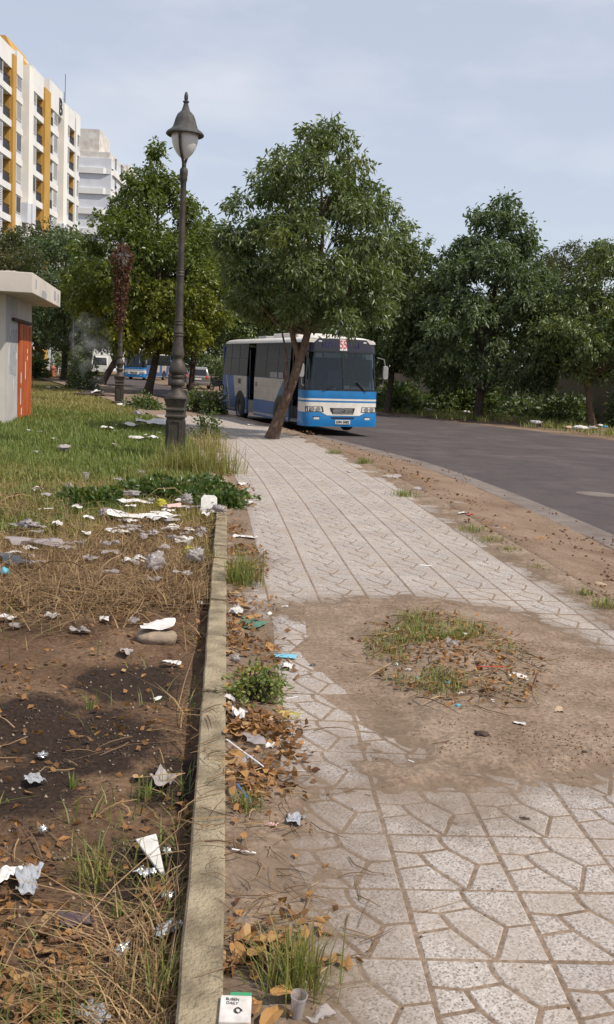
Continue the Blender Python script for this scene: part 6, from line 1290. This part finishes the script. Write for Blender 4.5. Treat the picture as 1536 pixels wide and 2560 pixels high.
# ------------------------------------------------------------------ fallen leaves
def leafmesh(seed, kind):
    g_ = np.random.default_rng(seed); n = 12; a = np.linspace(0, 2 * math.pi, n, endpoint=False)
    r = (.6 + .4 * np.abs(np.cos(a / 2)) ** .8) if kind == 0 else (.62 + .22 * np.cos(5 * a) + .12 * np.cos(2 * a))
    r = r * (1 + .1 * g_.normal(0, 1, n)); x = r * np.cos(a); y = r * np.sin(a) * (.55 if kind == 0 else .85); c1, c2 = g_.uniform(.1, .5), g_.uniform(-.25, .35)
    z = c1 * y * y + c2 * x * x + .06 * g_.normal(0, 1, n); V = [(0, 0, 0)] + list(zip(x, y, z)); V = np.array(V); V[:, 2] -= V[:, 2].min()
    mb = MB(); mb.add(V.tolist(), [(0, i + 1, (i + 1) % n + 1) for i in range(n)]); return mb.mesh('dry_leaf', M['dryleaf'])
def ind_mat(nm, c): return mat(nm, c, tuple(q * .7 for q in c), 25, .8)
LMS = []
for sd_ in range(8):
    me = leafmesh(sd_, sd_ % 2); c = [(.38, .20, .065), (.26, .12, .045), (.42, .26, .12), (.17, .085, .04)][sd_ % 4]; me.materials.clear(); me.materials.append(ind_mat('dry_leaf_%s' % 'abcdefgh'[sd_], c)); LMS.append(me)
def drop(n, y0, y1, x0, x1, dens, size, label, group, seed, zf, z_up=.012):
    P = scatter(n, x0, x1, y0, y1, dens, seed); g_ = np.random.default_rng(seed + 4)
    for x, y in P:
        li = int(g_.integers(0, 8)); o = obj('fallen_leaf', LMS[li]); s_ = size * g_.uniform(.55, 1.25); o.scale = (s_, s_, s_); o.location = (x, y, float(zf(x, y)) + .002 + z_up * g_.random()); o.rotation_euler = (g_.normal(0, .28), g_.normal(0, .28), g_.uniform(0, 6.28)); tag(o, '%s %s dry %s' % (('oval', 'lobed')[li % 2], ('ochre', 'reddish brown', 'tan', 'dark brown')[li % 4], label), 'leaf', group)
drop(170, 2.2, 7.5, kx0, lambda y: strip_x(y) + .32, lambda x, y: np.clip(1.15 - (x - strip_x(y)) / .28, 0, 1) * np.maximum(smooth((y - 3.5) / .5), (y < 2.75) * (x < strip_x(y) + .2)) * (.3 + .7 * (nz3(x, y, 1.5, 5) > .45)), .044, 'fallen leaf in the litter between kerb strip and tiles', 'fallen leaves beside the kerb strip', 901, bed_z, .03)
drop(55, 2.35, 6.5, lx, rx, lambda x, y: np.clip(.15 + .75 * smooth((3.4 - y) / .6), 0, 1), .042, 'fallen leaf on the soil of the burnt plot', 'fallen leaves on the burnt plot', 903, plot_z, .012)
drop(26, 5.0, 7.1, px0, px1, lambda x, y: np.clip(1.2 * np.exp(-((np.hypot((x - PIT[0]) / .42, (y - PIT[1]) / .85) - .75) / .4) ** 2), 0, 1), .034, 'fallen leaf in the tree pit rubbish', 'fallen leaves in the tree pit', 905, bed_z, .02)
def leafstuff(name, label, n, y0, y1, x0, x1, dens, ln, wd, seed, zf, m_):
    P = scatter(n, x0, x1, y0, y1, dens, seed); z = zf(P[:, 0], P[:, 1]); g_ = np.random.default_rng(seed); D = g_.normal(0, 1, (n, 3)); D[:, 2] *= .2
    V, F = leaves(np.stack([P[:, 0], P[:, 1], z + .008 + .015 * g_.random(n)], 1), D, ln, wd, seed + 1, .0, .2); V[:, 2] = np.maximum(V[:, 2], np.repeat(z, 4) + .002)
    tag(obj(name, npmesh(name, V, F, M[m_], False, {'tint': np.zeros(len(V))})), label, 'leaves', kind='stuff')
leafstuff('leaf_litter', 'brown leaf litter in the strip beside the kerb', 1900, 2.6, 20, kx0, lambda y: strip_x(y) + .40, lambda x, y: np.clip(1.15 - (x - strip_x(y)) / .36, 0, 1) * np.clip(6 * (nz3(x, y, 1.7, 5) - .45), .03, 1) * (.12 + .88 * smooth((y - 3.7) / 1.0)), .045, .014, 911, bed_z, 'dryleaf')
leafstuff('plot_leaf_bits', 'brown leaf fragments on the soil of the plot', 1500, 2.3, 10, lx, rx, lambda x, y: np.clip(.25 + 1.4 * (nz3(x, y, 1.4, 25) - .4), 0, 1) * (1 - .7 * char_at(x, y)), .045, .013, 913, plot_z, 'dryleaf')
leafstuff('pit_leaf_bits', 'brown leaf fragments round the tree pit', 700, 4.9, 7.2, px0, px1, lambda x, y: np.clip(1.1 - np.hypot((x - PIT[0]) / .6, (y - PIT[1]) / 1.1), 0, 1), .04, .012, 915, bed_z, 'dryleaf')
vx0 = lambda y: np.interp(y, VG[0], VG[3]) - .1; vx1 = lambda y: np.interp(y, VG[0], VG[3]) + .7
leafstuff('verge_leaf_bits', 'dry leaf fragments along the dirt verge', 170, 6, 30, vx0, vx1, lambda x, y: np.clip(1.8 * (nz3(x, y, .9, 35) - .35), 0, 1), .07, .02, 917, np.vectorize(vz), 'dryleaf')
# crumbs of soil and gravel scattered over dirt and tiles
def crumbs(name, label, n, y0, y1, x0, x1, dens, r_, seed, zf, m_):
    P = scatter(n, x0, x1, y0, y1, dens, seed); g_ = np.random.default_rng(seed); z = zf(P[:, 0], P[:, 1]); s = r_ * g_.uniform(.3, 1.4, (n, 1)) ** 1.5
    base = np.array([(1, 0, 0), (-.5, .87, 0), (-.5, -.87, 0), (0, 0, .8), (.2, .1, -.3)]); V = base[None] * s[:, :, None] * g_.uniform(.7, 1.3, (n, 5, 3)); a = g_.uniform(0, 6.28, n); ca, sa = np.cos(a)[:, None], np.sin(a)[:, None]
    V = np.stack([V[:, :, 0] * ca - V[:, :, 1] * sa + P[:, :1], V[:, :, 0] * sa + V[:, :, 1] * ca + P[:, 1:2], V[:, :, 2] + z[:, None] + .001], 2).reshape(-1, 3)
    i = np.arange(n)[:, None] * 5; F = np.concatenate([i + [0, 1, 3], i + [1, 2, 3], i + [2, 0, 3], i + [1, 0, 4], i + [2, 1, 4], i + [0, 2, 4]], 1).reshape(-1, 3); tag(obj(name, npmesh(name, V, F, M[m_])), label, 'soil', kind='stuff')
crumbs('soil_crumbs', 'dark crumbs of soil on the dirt patch of the pavement', 2600, 2.4, 9, lambda y: strip_x(y) + .05, lambda y: 0 * y + 2.3, lambda x, y: np.where(bed_z(x, y) > .004, np.clip(4 * (nz3(x, y, 1.9, 45) - .45), .02, 1), .012), .0042, 921, lambda x, y: np.maximum(bed_z(x, y), 0), 'stick')
crumbs('pale_grit', 'pale grit and gravel on the waste plot', 900, 2.3, 9, lx, rx, lambda x, y: .5 + 0 * x, .008, 923, plot_z, 'rock')
crumbs('ash_lumps', 'black lumps of ash on the charred soil', 1500, 3.2, 7, lx, rx, lambda x, y: np.clip(char_at(x, y) - .2, 0, 1) * (nz3(x, y, 5, 71) > .5), .007, 925, plot_z, 'dung')
for s_, (y0, y1) in enumerate(((6, 32),)): crumbs('verge_grit', 'grit and debris on the dirt verge', 900, y0, y1, vx0, lambda y: np.interp(y, VG[0], VG[4]), lambda x, y: np.clip(2 * (nz3(x, y, .8, 55) - .35), 0, 1), .018, 927, np.vectorize(vz), 'stick')

# ------------------------------------------------------------------ smoke of a smouldering rubbish heap near the second lamp
x, y = G(232, 992, -.07); t = thing('ash_heap', 'smouldering heap of burnt rubbish beside the second street lamp', 'ash heap', (x, y, GZ(x, y)))
V, F = blob(2.6, 1.4, .28, 55, .5, 5, 26, 12); obj('ash', npmesh('ash', V, F, M['dung'], True), t); V, F = sheet(.5, .5, .2, 56); o = obj('burnt_paper', npmesh('burnt_paper', V, F, M['wpaper'], True), t); o.location = (.3, -.2, .2)
sm_m = bpy.data.materials.new('smoke'); sm_m.use_nodes = True; tq = sm_m.node_tree; tq.nodes.clear(); ou = tq.nodes.new('ShaderNodeOutputMaterial'); pv = tq.nodes.new('ShaderNodeVolumePrincipled'); pv.inputs['Color'].default_value = (.80, .82, .86, 1)
tcn = tq.nodes.new('ShaderNodeTexCoord'); nn = tq.nodes.new('ShaderNodeTexNoise'); nn.inputs['Scale'].default_value = 1.4; nn.inputs['Detail'].default_value = 3; tq.links.new(tcn.outputs['Object'], nn.inputs['Vector'])
mr_ = tq.nodes.new('ShaderNodeMapRange'); mr_.inputs['From Min'].default_value = .47; mr_.inputs['From Max'].default_value = .72; mr_.inputs['To Min'].default_value = 0.0; mr_.inputs['To Max'].default_value = .22; tq.links.new(nn.outputs['Fac'], mr_.inputs['Value']); tq.links.new(mr_.outputs[0], pv.inputs['Density']); tq.links.new(pv.outputs[0], ou.inputs['Volume'])
mb = MB(); mb.lathe([(.15, .15), (.55, .6), (.8, 1.3), (1.0, 2.1), (1.05, 2.8), (.8, 3.5), (.3, 4.0)], 16); o = mb.build('smoke', sm_m); o.location = (x + .2, y, GZ(x, y) + .1); o.rotation_euler = (0, R(-8), 0); tag(o, 'thin blue grey smoke rising from the smouldering rubbish heap', 'smoke', kind='stuff')
